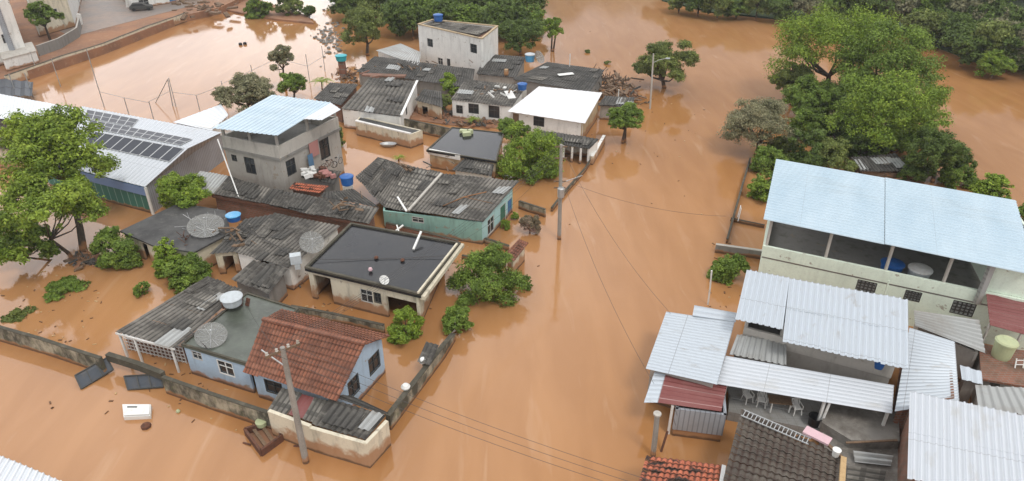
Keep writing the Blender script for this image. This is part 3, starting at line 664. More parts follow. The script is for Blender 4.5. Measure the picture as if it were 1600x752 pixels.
MB().prism([ui[2], ui[3], uj[3], uj[2]], 2.6, 3.5).build('parapet', M['bandc'], t)
walls(t, up, 2.6, 'conc', skip=(0, 1, 3))
mid = up[3].lerp(up[2], .27); MB().bar(mid+Vector((0, .2, 2.7)), mid+Vector((0, .2, 4.4)), .2, .2).build('post', M['bandc'], t)
mid = up[3].lerp(up[2], .72); MB().box(mid+Vector((0, .5, 3.55)), (1.6, .15, 1.6), (up[2]-up[3])).build('brick_panel', M['ochre'], t)
tank('blue water tank half hidden under the zinc roof edge', 1372, 571, 3.0, .55, .8, group=None)

# low zinc roofs in front
def shelter(name, label, cat, quads, wq=None, wz=None, wm_='conc', m='zinc', skip=(), ops=(), z0=-1.2, **kw):
    allp = PQ(sum([q[0] for q in quads], [])); t = T(name, label, cat, base(allp))
    for q, mm in quads: roof(t, q, mm, **kw)
    if wq:
        walls(t, [P(x, y, wz) for x, y in wq] if not isinstance(wq[0], Vector) else wq, wz if isinstance(wz, (int, float)) else wz, wm_, ops, skip=skip, z0=z0)
    return t
HZ = dict(run='h', pitch=.3, amp=.03, row=30, step=0, jit=0, trap=False)
def low(name, label, cat, q, m, wmat='conc', ins=.25, drop=.08, ops=(), skip=(), extra=(), **kw):
    """one roof panel on four walls"""
    pts = PQ(q); t = T(name, label, cat, base(pts)); roof(t, q, m, **kw)
    for e, em, ekw in extra: roof(t, e, em, **ekw)
    wp = inset([Vector((p.x, p.y, 0)) for p in pts], ins)
    def zat(w_):
        # height of the roof plane over a plan point
        a, b, d = pts[0], pts[1], pts[3]; n = (b-a).cross(d-a); return a.z-((w_.x-a.x)*n.x+(w_.y-a.y)*n.y)/n.z
    walls(t, wp, [zat(w_)-drop for w_ in wp], wmat, ops, skip=skip); return t, wp
low('shed', 'low shed with wide white zinc roof at the edge of the flooded street', 'shed', [(1041, 487, 2.9), (1148, 503, 3.1), (1121, 601, 3.1), (1009, 576, 2.7)], 'zinc', extra=[([(1085, 477, 3.15), (1151, 489, 3.2), (1150, 503, 3.15), (1082, 493, 3.1)], 'zinc', dict(run='h', pitch=.5, amp=.06, row=30, step=0, jit=0))], **HZ)
low('shed', 'small shed roofed in upright zinc ribs below the terrace opening', 'shed', [(1152, 522, 3.05), (1229, 536, 3.05), (1229, 571, 2.85), (1140, 553, 2.85)], 'greyzinc', skip=(0,), **dict(ZN, pitch=.34, amp=.04))
t = T('canopy', 'long white corrugated canopy over the patio with plastic chairs', 'canopy', P(1260, 640, 0))
roof(t, [(1134, 556, 2.95), (1397, 602, 2.95), (1394, 646, 2.75), (1121, 600, 2.75)], 'palezinc', **dict(HZ, pitch=.32, amp=.04))
for x, y in ((1136, 598), (1290, 627), (1390, 642)):
    q = P(x, y, 2.7); MB().bar(Vector((q.x, q.y+.1, .5)), Vector((q.x, q.y+.1, 2.68)), .14, .14).build('post', M['paint'], t)
low('shed', 'shed with pale zinc roof between the long canopy and the grey alley', 'shed', [(1421, 512, 3.1), (1492, 534, 3.1), (1499, 627, 2.75), (1398, 643, 2.75)], 'zinc', 'brick', **HZ)
low('lean_to', 'lean-to with weathered grey corrugated roof against the pale green wall', 'lean-to', [(1428, 485, 3.2), (1530, 500, 3.2), (1540, 552, 2.9), (1430, 509, 2.9)], 'greyzinc', **dict(HZ, pitch=.36, amp=.045))
t, wp = low('house', 'house with broad bright white ribbed roof at the bottom right corner', 'house', [(1422, 611, 4.4), (1660, 661, 4.4), (1680, 800, 3.9), (1418, 748, 3.9)], 'palezinc', 'brick', ins=.3, **dict(ZN, pitch=.33, amp=.035))
low('shed', 'shed with flat grey zinc roof behind the bright white roof', 'shed', [(1524, 601, 2.9), (1610, 607, 2.9), (1640, 655, 2.7), (1529, 637, 2.7)], 'greyzinc', **dict(ZN, pitch=.5, amp=.03))
low('lean_to', 'tiny lean-to with pale sheet roof in the narrow alley', 'lean-to', [(1500, 569, 3.0), (1534, 580, 3.0), (1536, 601, 2.8), (1503, 592, 2.8)], 'zinc', **dict(ZN, pitch=.5, amp=.03))
t = T('canopy', 'maroon and pink striped canopy beside the pale green house', 'canopy', P(1570, 520, 0))
roof(t, [(1541, 459, 3.9), (1640, 474, 3.9), (1650, 536, 3.5), (1547, 508, 3.5)], 'maroon', run='h', pitch=.35, amp=.04, row=30, step=0, jit=0)
for x, y in ((1549, 507), (1598, 522)):
    q = P(x, y, 3.5); MB().bar(Vector((q.x, q.y+.1, .3)), Vector((q.x, q.y+.1, 3.45)), .12, .12).build('post', M['bandc'], t)
# block with tank on it
bq = [P(1532, 540, 2.3), P(1640, 556, 2.3), P(1650, 612, 2.3), P(1536, 592, 2.3)]; bq = [Vector((p.x, p.y, 0)) for p in bq]
t = T('outbuilding', 'grey flat roofed outbuilding carrying the faded green tank', 'outbuilding', base(bq))
walls(t, bq, 2.2, 'grey', [(2, 1556, 575+22, .5, .4, 'grille')]); MB().prism(inset(bq, -.1), 2.2, 2.35).build('roof', M['brick'], t)
tank('faded yellow-green water tank on the outbuilding at the right edge', 1563, 557, 2.35, .62, 1.25, 'yellowgreen', 'yellowgreen')
ladder('metal ladder leaning on the outbuilding at the right edge', P(1586, 606, 1.2), P(1595, 560, 2.9), .5, 7, 'paint', (1, 0, 0))

# maroon awning house by the street
q12 = [(1041, 582, 2.5), (1136, 602, 2.6), (1127, 643, 2.35), (1028, 629, 2.3)]
pts = PQ(q12); t = T('shed', 'shed with dark maroon striped roof and a white edge strip over brown water', 'shed', base(pts))
roof(t, q12, 'maroon', run='h', pitch=.35, amp=.03, row=30, step=0, jit=0)
roof(t, [(1023, 580, 2.45), (1041, 582, 2.5), (1028, 629, 2.3), (1006, 629, 2.25)], 'zinc', **dict(HZ, pitch=.4))
wp = [P(1063, 600, 2.3), P(1134, 612, 2.3), P(1136, 646, 2.3), P(1056, 636, 2.3)]; wp = [Vector((p.x, p.y, 0)) for p in wp]
walls(t, wp, 2.15, 'greywall', z0=.55); walls(t, inset(wp, .05), .55, 'ochre')
q = P(1051, 634, 2.2); MB().bar(Vector((q.x, q.y, -1)), Vector((q.x, q.y, 2.2)), .13, .13).build('post', M['paint'], t)
# patio
fl = [P(1141, 600, .7), P(1395, 640, .7), P(1395, 700, .7), P(1275, 672, .7), P(1138, 643, .7)]; fl = [Vector((p.x, p.y, 0)) for p in fl]
t = T('patio', 'grey tiled patio floor with a low step under the white canopy', 'patio', base(fl)); MB().prism(fl, -1.2, .7).build('floor', M['floor'], t)
st = [P(1141, 623, .7), P(1290, 655, .7), P(1275, 674, .7), P(1138, 645, .7)]; MB().prism([st[0], st[1], st[1]+Vector((0, 1.2, 0)), st[0]+Vector((0, 1.2, 0))], .704, .82).build('step', M['floor'], t)
MB().bar(P(1137, 604, .7)+Vector((0, 0, 0)), P(1137, 604, .7)+Vector((0, 0, 1.9)), .45, .3).build('pier', M['paint'], t)
CHG = 'white plastic chairs on the patio'
chair('leftmost white plastic chair on the tiled patio', P(1167, 627, .83), .3, CHG); chair('white plastic chair between the leftmost chair and the brown table', P(1188, 633, .83), -.25, CHG)
chair('white plastic chair to the right of the brown table', P(1243, 645, .83), .1, CHG)
tb = P(1215, 639, .82); t = T('table', 'low brown wooden table between the white plastic chairs', 'table', tb)
MB().box(tb+Vector((0, 0, .72)), (1.3, .75, .05), (1, -.15, 0)).build('tabletop', M['wood'], t)
for a, b in ((-.55, -.3), (.55, -.3), (-.55, .3), (.55, .3)): MB().bar(tb+Vector((a, b, 0)), tb+Vector((a, b, .7)), .06).build('leg', M['paint'], t)
solo('tub', MB().lathe(P(1271, 663, .75), [(.3, 0), (.36, .6), (.4, .62), (.33, .6), (.28, .1), (0, .08)], 18), M['black'], 'black plastic tub standing beside the white pipe', 'tub')
q = P(1280, 668, .75); solo('pipe', MB().tube([q, q+Vector((.25, .1, 2.0))], .08, 10), M['paint'], 'short white pipe rising next to the black tub', 'pipe')
yd = [P(1292, 632, .75), P(1420, 650, .75), P(1420, 712, .75), P(1316, 700, .75), P(1284, 660, .75)]
t = T('outbuilding', 'low outbuilding with rough stained concrete top behind the dark tiled roof', 'outbuilding', base([Vector((p.x, p.y, 0)) for p in yd]))
yq = [P(1292, 629, 1.5), P(1404, 645, 1.5), P(1406, 690, 1.5), P(1330, 688, 1.5), P(1284, 660, 1.5)]; MB().prism(yq, -1.2, 1.5).build('slab', M['yard'], t)
yq2 = [P(1284, 662, 1.0), P(1420, 690, 1.0), P(1420, 790, 1.0), P(1300, 790, 1.0)]; solo('yard_floor', MB().prism(yq2, -1.2, .9), M['yard'], 'muddy concrete yard floor between the dark roof and bright white roof', 'floor')
t = T('scrap_roofing', 'pale broken roofing sheets dumped in the bottom yard', 'roofing sheets', P(1360, 730, .9))
roof(t, [(1333, 704, 1.3), (1396, 712, 1.35), (1392, 728, 1.1), (1336, 722, 1.1)], 'greyzinc', name='sheet', run='h', pitch=.3, amp=.05, row=30, step=0, jit=0)
roof(t, [(1326, 727, 1.2), (1385, 736, 1.25), (1380, 760, 1.1), (1322, 750, 1.1)], 'fibrel', name='sheet', run='h', pitch=.3, amp=.05, row=30, step=0, jit=0)
q = P(1345, 693, 1.5); solo('plank', MB().bar(P(1322, 692, 1.55), P(1402, 688, 1.6), .12, .06), M['wood'], 'brown plank lying on the stained concrete top', 'plank')
solo('brick_pier', MB().bar(P(1408, 700, 0)-Vector((0, 0, 1)), P(1408, 700, 0)+Vector((0, 0, 3.2)), .45, .5), M['brick'], 'bare brick pier at the corner of the bright white roof', 'pier')
# dark tiled roof at the bottom
q14 = [(1158, 641, 2.7), (1322, 716, 2.7), (1312, 830, 3.4), (1117, 800, 3.4)]
low('house', 'house with big dark mossy tiled roof at the bottom of the picture', 'house', q14, 'tiled', 'grey', ins=.35, run='v', **dict(TILE, pitch=.34, row=.45))
ladder('aluminium ladder lying along the edge of the dark tiled roof', P(1160, 645, 2.85), P(1265, 690, 2.85), .5, 17, 'metal')
c0 = P(1277, 681, 2.95); solo('board', MB().box(c0, (1.35, .6, .12), (P(1292, 688, 2.9)-P(1262, 673, 2.9))), M['pink'], 'faded pink board at the end of the ladder on the dark roof', 'board')
solo('beam', MB().bar(P(1288, 690, 2.85), P(1317, 716, 2.85), .16, .12), M['wood'], 'grey wooden beam running from the pink board', 'beam')
solo('beam', MB().bar(P(1318, 716, 3.0), P(1313, 790, 3.6), .26, .2), M['yellowwood'], 'yellow timber beam on the right edge of the dark tiled roof', 'beam')
solo('bucket', MB().lathe(P(1305, 712, 2.8), [(.16, 0), (.2, .4), (.22, .42), (.17, .4), (0, .38)], 14), M['paint'], 'small white bucket beside the grey wooden beam', 'bucket')
low('house', 'house with bright orange tiled roof missing dark patches at the bottom edge', 'house', [(1010, 712, 2.3), (1129, 727, 2.3), (1118, 830, 3.1), (980, 815, 3.1)], 'tileo', 'ochre', **dict(TILE, pitch=.3, row=.42))
solo('pipe', MB().bar(P(1131, 728, 2.4), P(1120, 800, 3.3), .2, .1), M['paint'], 'white gutter board at the right edge of the orange tiled roof', 'gutter')
t, b, tp = pole_thing('gate_post', 'thick grey concrete post standing in the flood beside the maroon shed', 'post', 1021, 712, (1027, 648), 3, .16, .14, 'pole')
MB().lathe(tp, [(0, .12), (.22, .1), (.22, 0), (.12, -.02)], 12).build('cap', M['bandc'], t)
solo('stick', MB().tube([P(1031, 708, 0)-Vector((0, 0, .4)), P(1043, 674, 1.2)], .07, 7), M['rust'], 'dark stick poking out of the water beside the grey post', 'stick')
t, b, tp = pole_thing('pipe_post', 'thin white pipe standing upright beside the round bush', 'pipe', 1107, 476, (1112, 423), 3, .06, .06, 'paint')
# yard of the big house
wallrun('yard_wall', 'dark low wall between flooded street and the green house yard', [P(1172, 249, .3), P(1160, 290, .3), P(1146, 340, .3), P(1136, 376, .3)], .45, m='mould')
wallrun('yard_wall', 'dark cross wall in the flooded yard left of the green house', [P(1142, 341, .3), P(1195, 352, .3)], .3, .12, m='mould')
wallrun('front_wall', 'pale grey wall with flat coping left of the green house', [P(1118, 386, .5), P(1196, 397, .5)], .75, .25, m='grey', capm='bandc')
for k, (x, y) in enumerate(((1152, 318), (1148, 332))): pass
q = P(1153, 346, .4); solo('bent_rail', MB().bar(q, q+Vector((.3, .6, .9)), .06).bar(q+Vector((.3, .6, .9)), q+Vector((.5, 1.4, .9)), .06).bar(q+Vector((.5, 1.4, .9)), q+Vector((.2, .8, 0)), .06), M['paint'], 'small bent white rail on the dark yard wall', 'rail')

struct(MB().prism([Vector((p.x, p.y, 0)) for p in [P(x, y, 0) for x, y in ((640, 168), (700, 176), (800, 194), (805, 203), (700, 196), (640, 187))]], -1, .1).build('mud_bank', M['mudland']))
# ================= LEFT BLOCK: rear houses =================
# white two storey building
f3 = [(676, 31), (778, 41), (753, 61), (653, 38)]; pts = [P(x, y, 6.6) for x, y in f3]; w3 = [Vector((p.x, p.y, 0)) for p in pts]
t = T('house', 'tall white two storey house with brown topped roof behind the dark roofs', 'house', base(w3))
walls(t, w3, 6.55, 'white', [(2, 672, 67, 1.2, 1.15, 'window', 'darkframe'), (2, 740, 76, 1.3, 1.2, 'window', 'darkframe'), (2, 688, 96, 1.1, 1.0, 'window', 'frame'), (2, 701, 98, .7, 1.1, 'window', 'darkframe')], th=.2)
MB().prism(inset(w3, .22), 6.1, 6.2).build('roof', M['brick'], t); o_ = inset(w3, -.07); i_ = inset(w3, .23); mb = MB()
for i in range(4): mb.prism([o_[i], o_[(i+1) % 4], i_[(i+1) % 4], i_[i]], 6.55, 6.7)
mb.build('parapet', M['ochre'], t)
roof(t, [(678, 33, 6.5), (770, 43, 6.5), (748, 56, 6.35), (660, 39, 6.35)], 'fibre', pitch=.3)
tank('blue water tank on top of the tall white house', 685, 33, 6.65, .75, 1.0)
# dark roofs around it
FB = dict(pitch=.36, amp=.04)
low('lean_to', 'pale greenish metal lean-to left of the tall white house', 'lean-to', [(587, 79, 3.0), (626, 68, 3.2), (658, 82, 3.2), (655, 103, 2.8)], 'greyzinc', 'white', **dict(HZ, pitch=.5))
low('shed', 'dark roofed shed directly right of the tall white house', 'shed', [(760, 84, 2.8), (822, 89, 2.8), (806, 122, 2.4), (744, 116, 2.4)], 'fibred', **FB)
low('house', 'long dark roofed house in front of the tall white house', 'house', [(585, 88, 2.9), (742, 108, 2.9), (738, 138, 2.4), (557, 112, 2.4)], 'fibred', 'grey', **FB)
low('house', 'dark flat fibre roofed house nearest to the river', 'house', [(855, 97, 2.7), (945, 109, 2.7), (922, 144, 2.4), (800, 124, 2.4)], 'fibred', 'grey', **FB)
solo('barrel', MB().lathe(P(791, 118, 2.6), [(.3, 0), (.33, .4), (.3, .85), (0, .85)], 14), M['ochre'], 'beige barrel on the dark roof right of the white house', 'barrel')
t = tank('pale blue square-looking tank with white ring frame near the river', 828, 96, 2.6, .75, 1.1, 'lidblue', 'fibreglass')
dish('large mesh dish beside the pale blue tank near the river', 842, 90, 3.4, 1.0, (.7, -.5, .55))
solo('tarp', MB().box(P(884, 116, 2.75), (2.2, .9, .05), (1, .25, .03)), M['paint'], 'white crumpled sheet lying on the flat roof near the river', 'sheet')
solo('pipe', MB().tube([P(890, 104, 2.7), P(890, 104, 2.7)+Vector((0, 0, 1.8))], .06), M['paint'], 'white vent pipe on the dark roof nearest the river', 'pipe')
# white house with three windows
q = [(727, 124, 3.1), (824, 134, 3.1), (800, 167, 2.45), (704, 156, 2.45)]
t, wp = low('house', 'white walled house with dark fibre roof and three windows', 'house', q, 'fibre', 'white', ins=.15, ops=[(2, 718, 171, .85, 1.0, 'window', 'darkframe'), (2, 740, 170, 1.35, 1.2, 'window', 'darkframe'), (2, 772, 175, 1.4, 1.5, 'window', 'darkframe')], **FB)
tank('blue water tank on a brick base beside the white roof', 816, 140, 3.0, .62, .8, stand=.9)
solo('sheet', MB().box(P(797, 148, 2.9), (1.0, 2.0, .05), (1, .3, 0), (0, -.2, 1)), M['paint'], 'loose white sheet on the roof between the two white houses', 'sheet')
# white roof house
q = [(842, 135, 3.3), (941, 145, 3.3), (914, 193, 2.55), (793, 174, 2.55)]
t, wp = low('house', 'house with brilliant white sloping roof in the rear row', 'house', q, 'plainwhite', ['cream', 'ochre', 'white', 'white'], ins=.35, ops=[(2, 842, 188, 1.35, 1.1, 'window', 'darkframe'), (2, 803, 184, .9, 1.6, 'door', 'wood')], run='v', pitch=.9, amp=.012, row=30, step=0, jit=0, trap=True)
# shed right with pillars
q = [(832, 202, 2.3), (937, 217, 2.3), (921, 233, 1.95), (852, 221, 1.95)]
t, wp = low('shed', 'open fronted shed with dark roof and white pillars below the white roofed house', 'shed', q, 'fibred', 'white', ins=.12, skip=(2,), **FB)
for f in (.2, .42, .62, .82):
    p = wp[3].lerp(wp[2], f); MB().bar(Vector((p.x, p.y, -1)), Vector((p.x, p.y, 1.85)), .22, .22).build('pillar', M['white'], t)
wallrun('wall', 'white walled passage with pale coping right of the pillared shed', [P(944, 213, .9), P(925, 246, .9)], 1.0, .3, m='cream', capm='white')
# small dark porch on the right of white roof
low('shed', 'small dark shed with white side board near the street lamp', 'shed', [(945, 150, 2.2), (992, 152, 2.2), (988, 168, 1.9), (934, 165, 1.9)], 'fibred', **FB)
solo('board', MB().box(P(952, 164, 1.4), (1.9, .1, 1.1), (1, 0, 0)), M['greyzinc'], 'pale grey board leaning on the small dark shed', 'board')
t, b, tp = pole_thing('pipe_post', 'thin white post standing beside the pale grey board', 'post', 965, 172, (967, 140), 3, .07, .06, 'paint')
# ruined corrugated roof house, left rear
q = [(578, 121, 3.2), (652, 127, 3.2), (626, 182, 2.5), (533, 170, 2.5)]
t, wp = low('house', 'house with boldly ribbed old grey roof and white gable at the left rear', 'house', q, 'fibre', ['cream', 'white', 'white', 'ochre'], ins=.1, ops=[(1, 634, 160, .7, .9, 'window', 'darkframe')], pitch=.62, amp=.075)
g = [P(652, 127, 3.15), P(678, 129, 2.6), P(676, 150, 2.3), P(629, 183, 2.4)]
solo('ridge_flashing', MB().bar(P(652, 126, 3.3), P(627, 180, 2.65), .3, .08), M['paint'], 'pale ridge strip along the edge of the boldly ribbed roof', 'roof strip')
t = low('house', 'dark roofed house left of the boldly ribbed roof by the court', 'house', [(516, 129, 2.6), (560, 132, 2.8), (533, 165, 2.4), (490, 154, 2.2)], 'fibred', 'brick', **FB)
t = low('porch', 'small porch with round-edged dark roof right of the boldly ribbed roof', 'porch', [(662, 139, 2.4), (690, 143, 2.4), (692, 168, 1.9), (648, 157, 1.9)], 'fibred', 'cream', ops=[(2, 664, 175, 1.0, 1.4, 'hole')], **FB)
solo('rubble', MB().box(P(600, 118, 2.9), (6, 1.0, .2), (1, -.12, 0)).box(P(585, 120, 3.0), (1.2, .7, .3), (1, .4, .1)).box(P(612, 123, 3.0), (.9, .5, .3), (1, -.5, .1)).box(P(570, 113, 3.0), (1.4, .2, .12), (1, .7, .2)), M['brick'], 'line of broken bricks along the top of the ribbed roof', 'rubble')
# white annex with low walls
aq = [P(x, y, 1.75) for x, y in ((562, 181), (660, 203), (640, 210), (555, 190))]; aq = [Vector((p.x, p.y, 0)) for p in aq]
t = T('annex', 'low white annex with mud stained long wall and dark flat top', 'annex', base(aq)); walls(t, aq, 1.7, 'cream'); MB().prism(inset(aq, .1), 1.5, 1.62).build('roof', M['slabdry'], t)
ob = MB(); ob.prism([aq[3], aq[2], aq[2].lerp(aq[1], .15), aq[3].lerp(aq[0], .2)], 1.704, 1.85); ob.build('coping', M['white'], t)
wallrun('boundary_wall', 'long dark boundary wall behind the low white annex', [P(520, 168, 1), P(560, 178, 1), P(640, 192, 1), P(708, 207, 1)], 1.35, .25)
boat = MB().lathe(P(607, 229, .02), [(0, 0), (.7, .05), (.95, .32), (1.0, .35), (.9, .3), (.6, .12), (0, .1)], 20); 
for p in boat.v: p.y = P(607, 229, 0).y+(p.y-P(607, 229, 0).y)*.55
solo('basin', boat, M['metal'], 'oval metal basin floating below the white annex wall', 'basin')
# dark flat roofs in the middle
pts = [(706, 199), (788, 208), (776, 253), (666, 235)]; z = 2.1
t = T('house', 'flat black roofed house with ochre front wall in the middle row', 'house', base([P(x, y, 0) for x, y in pts]))
pp = slab(t, pts, z, 'slab', rim=.06); walls(t, inset(pp, .25), z-.18, ['cream', 'cream', 'ochre', 'ochre'], z0=-1.2)
MB().prism([P(668, 236, 1.95), P(719, 246, 1.95), P(719, 246, 1.95)+Vector((0, .35, 0)), P(668, 236, 1.95)+Vector((0, .35, 0))], 1.6, 2.12).build('white_edge', M['white'], t)
low('lean_to', 'small dark lean-to in front of the middle flat black roof', 'lean-to', [(727, 246, 1.8), (772, 257, 1.8), (768, 276, 1.45), (706, 266, 1.4)], 'fibred', 'white', **FB)
solo('rubbish_heap', MB().box(P(729, 209, 2.3), (.9, .6, .4), (1, .3, 0)).box(P(724, 205, 2.35), (.5, .8, .3), (.2, 1, 0)).box(P(735, 206, 2.3), (.4, .5, .5), (1, .9, 0)), M['yellowgreen'], 'small heap of pale green rubbish on the flat black roof', 'rubbish')

# concrete house, two storeys
q1 = [(425, 148, 8.0), (517, 160, 8.0), (433, 212, 7.6), (331, 200, 7.6)]
# ground plan from the parapet corners
A, B, C_ = P(346, 212, 6.3), P(434, 229, 6.3), P(527, 183, 6.3)
A, B, C_ = [Vector((p.x, p.y, 0)) for p in (A, B, C_)]; D = A+(C_-B)
plan = [D, C_, B, A]
t = T('house', 'raw concrete two storey house with pale blue sheet roof on top', 'house', base(plan))
roof(t, q1, 'bluezinc', **dict(ZN, pitch=.5, amp=.03)); roof(t, [(517, 160, 8.02), (532, 171, 7.95), (502, 188, 7.8), (474, 186, 7.83)], 'whitesheet', **dict(ZN, pitch=.5))
walls(t, plan, 4.9, 'conc', [(2, 391, 259, 1.2, 1.6, 'window', 'darkframe'), (2, 366, 247, .6, .6, 'window', 'darkframe'), (1, 455, 261, 1.2, 1.5, 'window', 'darkframe'), (1, 507, 229, 1.4, 2.0, 'window', 'darkframe')])
MB().prism(inset(plan, -.12), 4.9, 5.15).build('floor_slab', M['grey'], t)
o_, i_ = inset(plan, -.05), inset(plan, .15); mb = MB()
for i in range(4): mb.prism([o_[i], o_[(i+1) % 4], i_[(i+1) % 4], i_[i]], 5.15, 6.3)
mb.build('parapet', M['bandc'], t)
for i in range(4):
    for f in (0, .5):
        p = i_[i].lerp(i_[(i+1) % 4], f); MB().bar(Vector((p.x, p.y, 5.15)), Vector((p.x, p.y, 7.6)), .22, .22).build('post', M['conc'], t)
p = P(489, 229, 3.8); solo('cloth', MB().box(on_plane(489, 232, B, C_)+Vector((.15, -.15, 0)), (1.3, .04, 1.5), C_-B), M['tarp'], 'pink cloth hung on the side of the concrete house', 'cloth')
solo('cloth', MB().box(on_plane(482, 245, B, C_)+Vector((.25, -.25, -.3)), (.7, .04, 1.3), C_-B), M['bluecloth'], 'blue cloth hung below the pink one on the concrete house', 'cloth')
dish('small white dish on the side wall of the concrete house', 481, 258, 2.9, .38, (.6, -.7, .4), 'paint', mast=.3)

# teal house
t = T('house', 'teal walled house with patchy old fibre cement roofs in two parts', 'house', P(700, 330, 0))
za, zr, zf = 2.2, 3.0, 2.15
roof(t, [(590, 246, 2.45), (640, 259, 2.5), (600, 324, 1.9), (556, 277, 2.1)], 'fibre', pitch=.36, amp=.045)
roof(t, [(640, 259, 2.53), (692, 272, 2.55), (640, 332, 1.95), (600, 324, 1.93)], 'fibrel', pitch=.36, amp=.045)
roof(t, [(690, 271, 2.95), (811, 283, 2.95), (755, 347, 2.3), (638, 329, 2.3)], 'fibre', pitch=.36, amp=.045)
roof(t, [(556, 276, 2.15), (592, 246, 2.5), (606, 250, 2.5), (572, 290, 2.1)], 'fibred', pitch=.36, amp=.04)
g = [P(604, 268, 2.2), P(801, 297, 2.3), P(753, 347, 2.25), P(598, 325, 2.1)]; g = [Vector((p.x, p.y, 0)) for p in g]
MB().bar(P(690, 271, 3.02), P(638, 329, 2.38), .22, .12).build('verge', M['bandc'], t)
walls(t, g, [2.15, 2.5, 2.2, 1.8], ['teal', 'aqua', 'teal', 'teal'], [(1, 767, 352, 1.3, 1.5, 'window', 'frame'), (1, 786, 334, 1.2, 1.8, 'door', 'greendoor'), (1, 802, 318, 1.1, 1.7, 'door', 'bluedoor'), (2, 653, 343, 1.1, .5, 'window', 'frame')])
solo('pipe', MB().bar(P(621, 308, 2.5), P(635, 330, 2.4), .16, .1), M['paint'], 'white pipe lying down the teal house roof above its valley', 'pipe')
solo('branch', MB().tube([P(692, 322, 2.6), P(725, 308, 2.75), P(760, 300, 2.85)], .05, 5).tube([P(725, 308, 2.75), P(770, 318, 2.7)], .03, 4), M['bark'], 'long dry branch fallen across the teal house roof', 'branch')
# row of low roofs with brick wall
t = T('house', 'long row house with dark fibre roofs and bare brick wall behind the tarred roofs', 'house', P(460, 330, 0))
roof(t, [(313, 267, 2.8), (357, 275, 2.8), (333, 303, 2.5), (290, 292, 2.5)], 'greyzinc', pitch=.4, amp=.04)
roof(t, [(357, 275, 2.85), (424, 295, 2.85), (407, 317, 2.5), (333, 303, 2.5)], 'fibre', **FB)
roof(t, [(424, 295, 2.85), (498, 308, 2.85), (476, 333, 2.45), (407, 317, 2.45)], 'fibred', **FB)
roof(t, [(498, 308, 2.85), (592, 325, 2.85), (577, 350, 2.45), (476, 333, 2.45)], 'fibre', **FB)
roof(t, [(506, 300, 3.0), (553, 296, 3.0), (592, 324, 2.85), (500, 308, 2.85)], 'fibred', **FB)
g = [P(330, 280, 2.5), P(585, 326, 2.5), P(575, 349, 2.4), P(333, 303, 2.4)]; g = [Vector((p.x, p.y, 0)) for p in g]; walls(t, inset(g, .1), 2.35, 'brick')
MB().prism([P(331, 303, 2.4), P(577, 350, 2.4), P(577, 350, 2.4)+Vector((0, -.12, 0)), P(331, 303, 2.4)+Vector((0, -.12, 0))], 2.1, 2.38).build('fascia', M['rust'], t)
low('shed', 'small shed with orange tiled roof below the concrete house', 'shed', [(460, 285, 3.1), (514, 291, 3.1), (498, 303, 2.9), (451, 296, 2.9)], 'tileo', 'brick', **TILE)
low('shed', 'flat black roofed shed piled with junk beside the concrete house', 'shed', [(480, 262, 3.2), (533, 268, 3.2), (522, 288, 3.0), (470, 278, 3.0)], 'fibred', 'grey', **FB)
def bike(label, px, py, z, ang, m):
    c = P(px, py, z); t = T('bicycle', label, 'bicycle', c, 'bicycles on the junk roof'); u = Vector((math.cos(ang), math.sin(ang), 0)); sd = Vector((-u.y, u.x, 0))
    for k in (-.5, .5):
        q = c+u*k+Vector((0, 0, .33)); MB().tube([q+(u*math.cos(a)+Vector((0, 0, math.sin(a))))*.32 for a in [i*math.pi/10 for i in range(21)]], .025, 6).build('wheel', M['black'], t)
    a, b, s_, h = c+u*-.5+Vector((0, 0, .33)), c+u*.5+Vector((0, 0, .33)), c+u*-.15+Vector((0, 0, .85)), c+u*.35+Vector((0, 0, .9)); k_ = c+Vector((0, 0, .3))
    f = MB(); [f.tube(x, .025, 6) for x in ([a, s_], [a, k_], [k_, s_], [k_, h], [s_, h], [h, b])]; f.build('frame', m, t)
    MB().tube([h-sd*.25+Vector((0, 0, .1)), h+sd*.25+Vector((0, 0, .1))], .02, 6).build('handlebar', M['metal'], t); MB().box(s_+Vector((0, 0, .05)), (.25, .14, .06), u).build('saddle', M['black'], t)
bike('red bicycle propped among junk beside the concrete house', 515, 264, 3.2, .6, M['rust']); bike('grey bicycle at the right end of the junk pile', 528, 259, 3.2, 1.2, M['metal'])
rj = random.Random(5)
for k, (lab, m_) in enumerate((('white plastic bags on the junk covered roof', 'paint'), ('dark heap of scrap metal on the junk covered roof', 'rust'), ('pink crates among the scrap on the junk covered roof', 'tarp'))):
    mb = MB()
    for i in range(9): mb.box(P(484+14*k+rj.uniform(-9, 9), 269+rj.uniform(-7, 7), 3.3+rj.uniform(0, .2)), (rj.uniform(.25, .7), rj.uniform(.2, .5), rj.uniform(.15, .4)), (1, rj.uniform(-1, 1), rj.uniform(-.3, .3)))
    solo('scrap_pile', mb, M[m_], lab, 'scrap')['kind'] = 'stuff'
tank('blue water tank on a round grey base beside the teal roof', 543, 288, 3.05, .62, .85, stand=.7)
solo('pipe', MB().bar(P(373, 308, 2.5), P(340, 218, 5.2), .1, .1), M['paint'], 'long white pole leaning up from the brick row to the warehouse', 'pole')

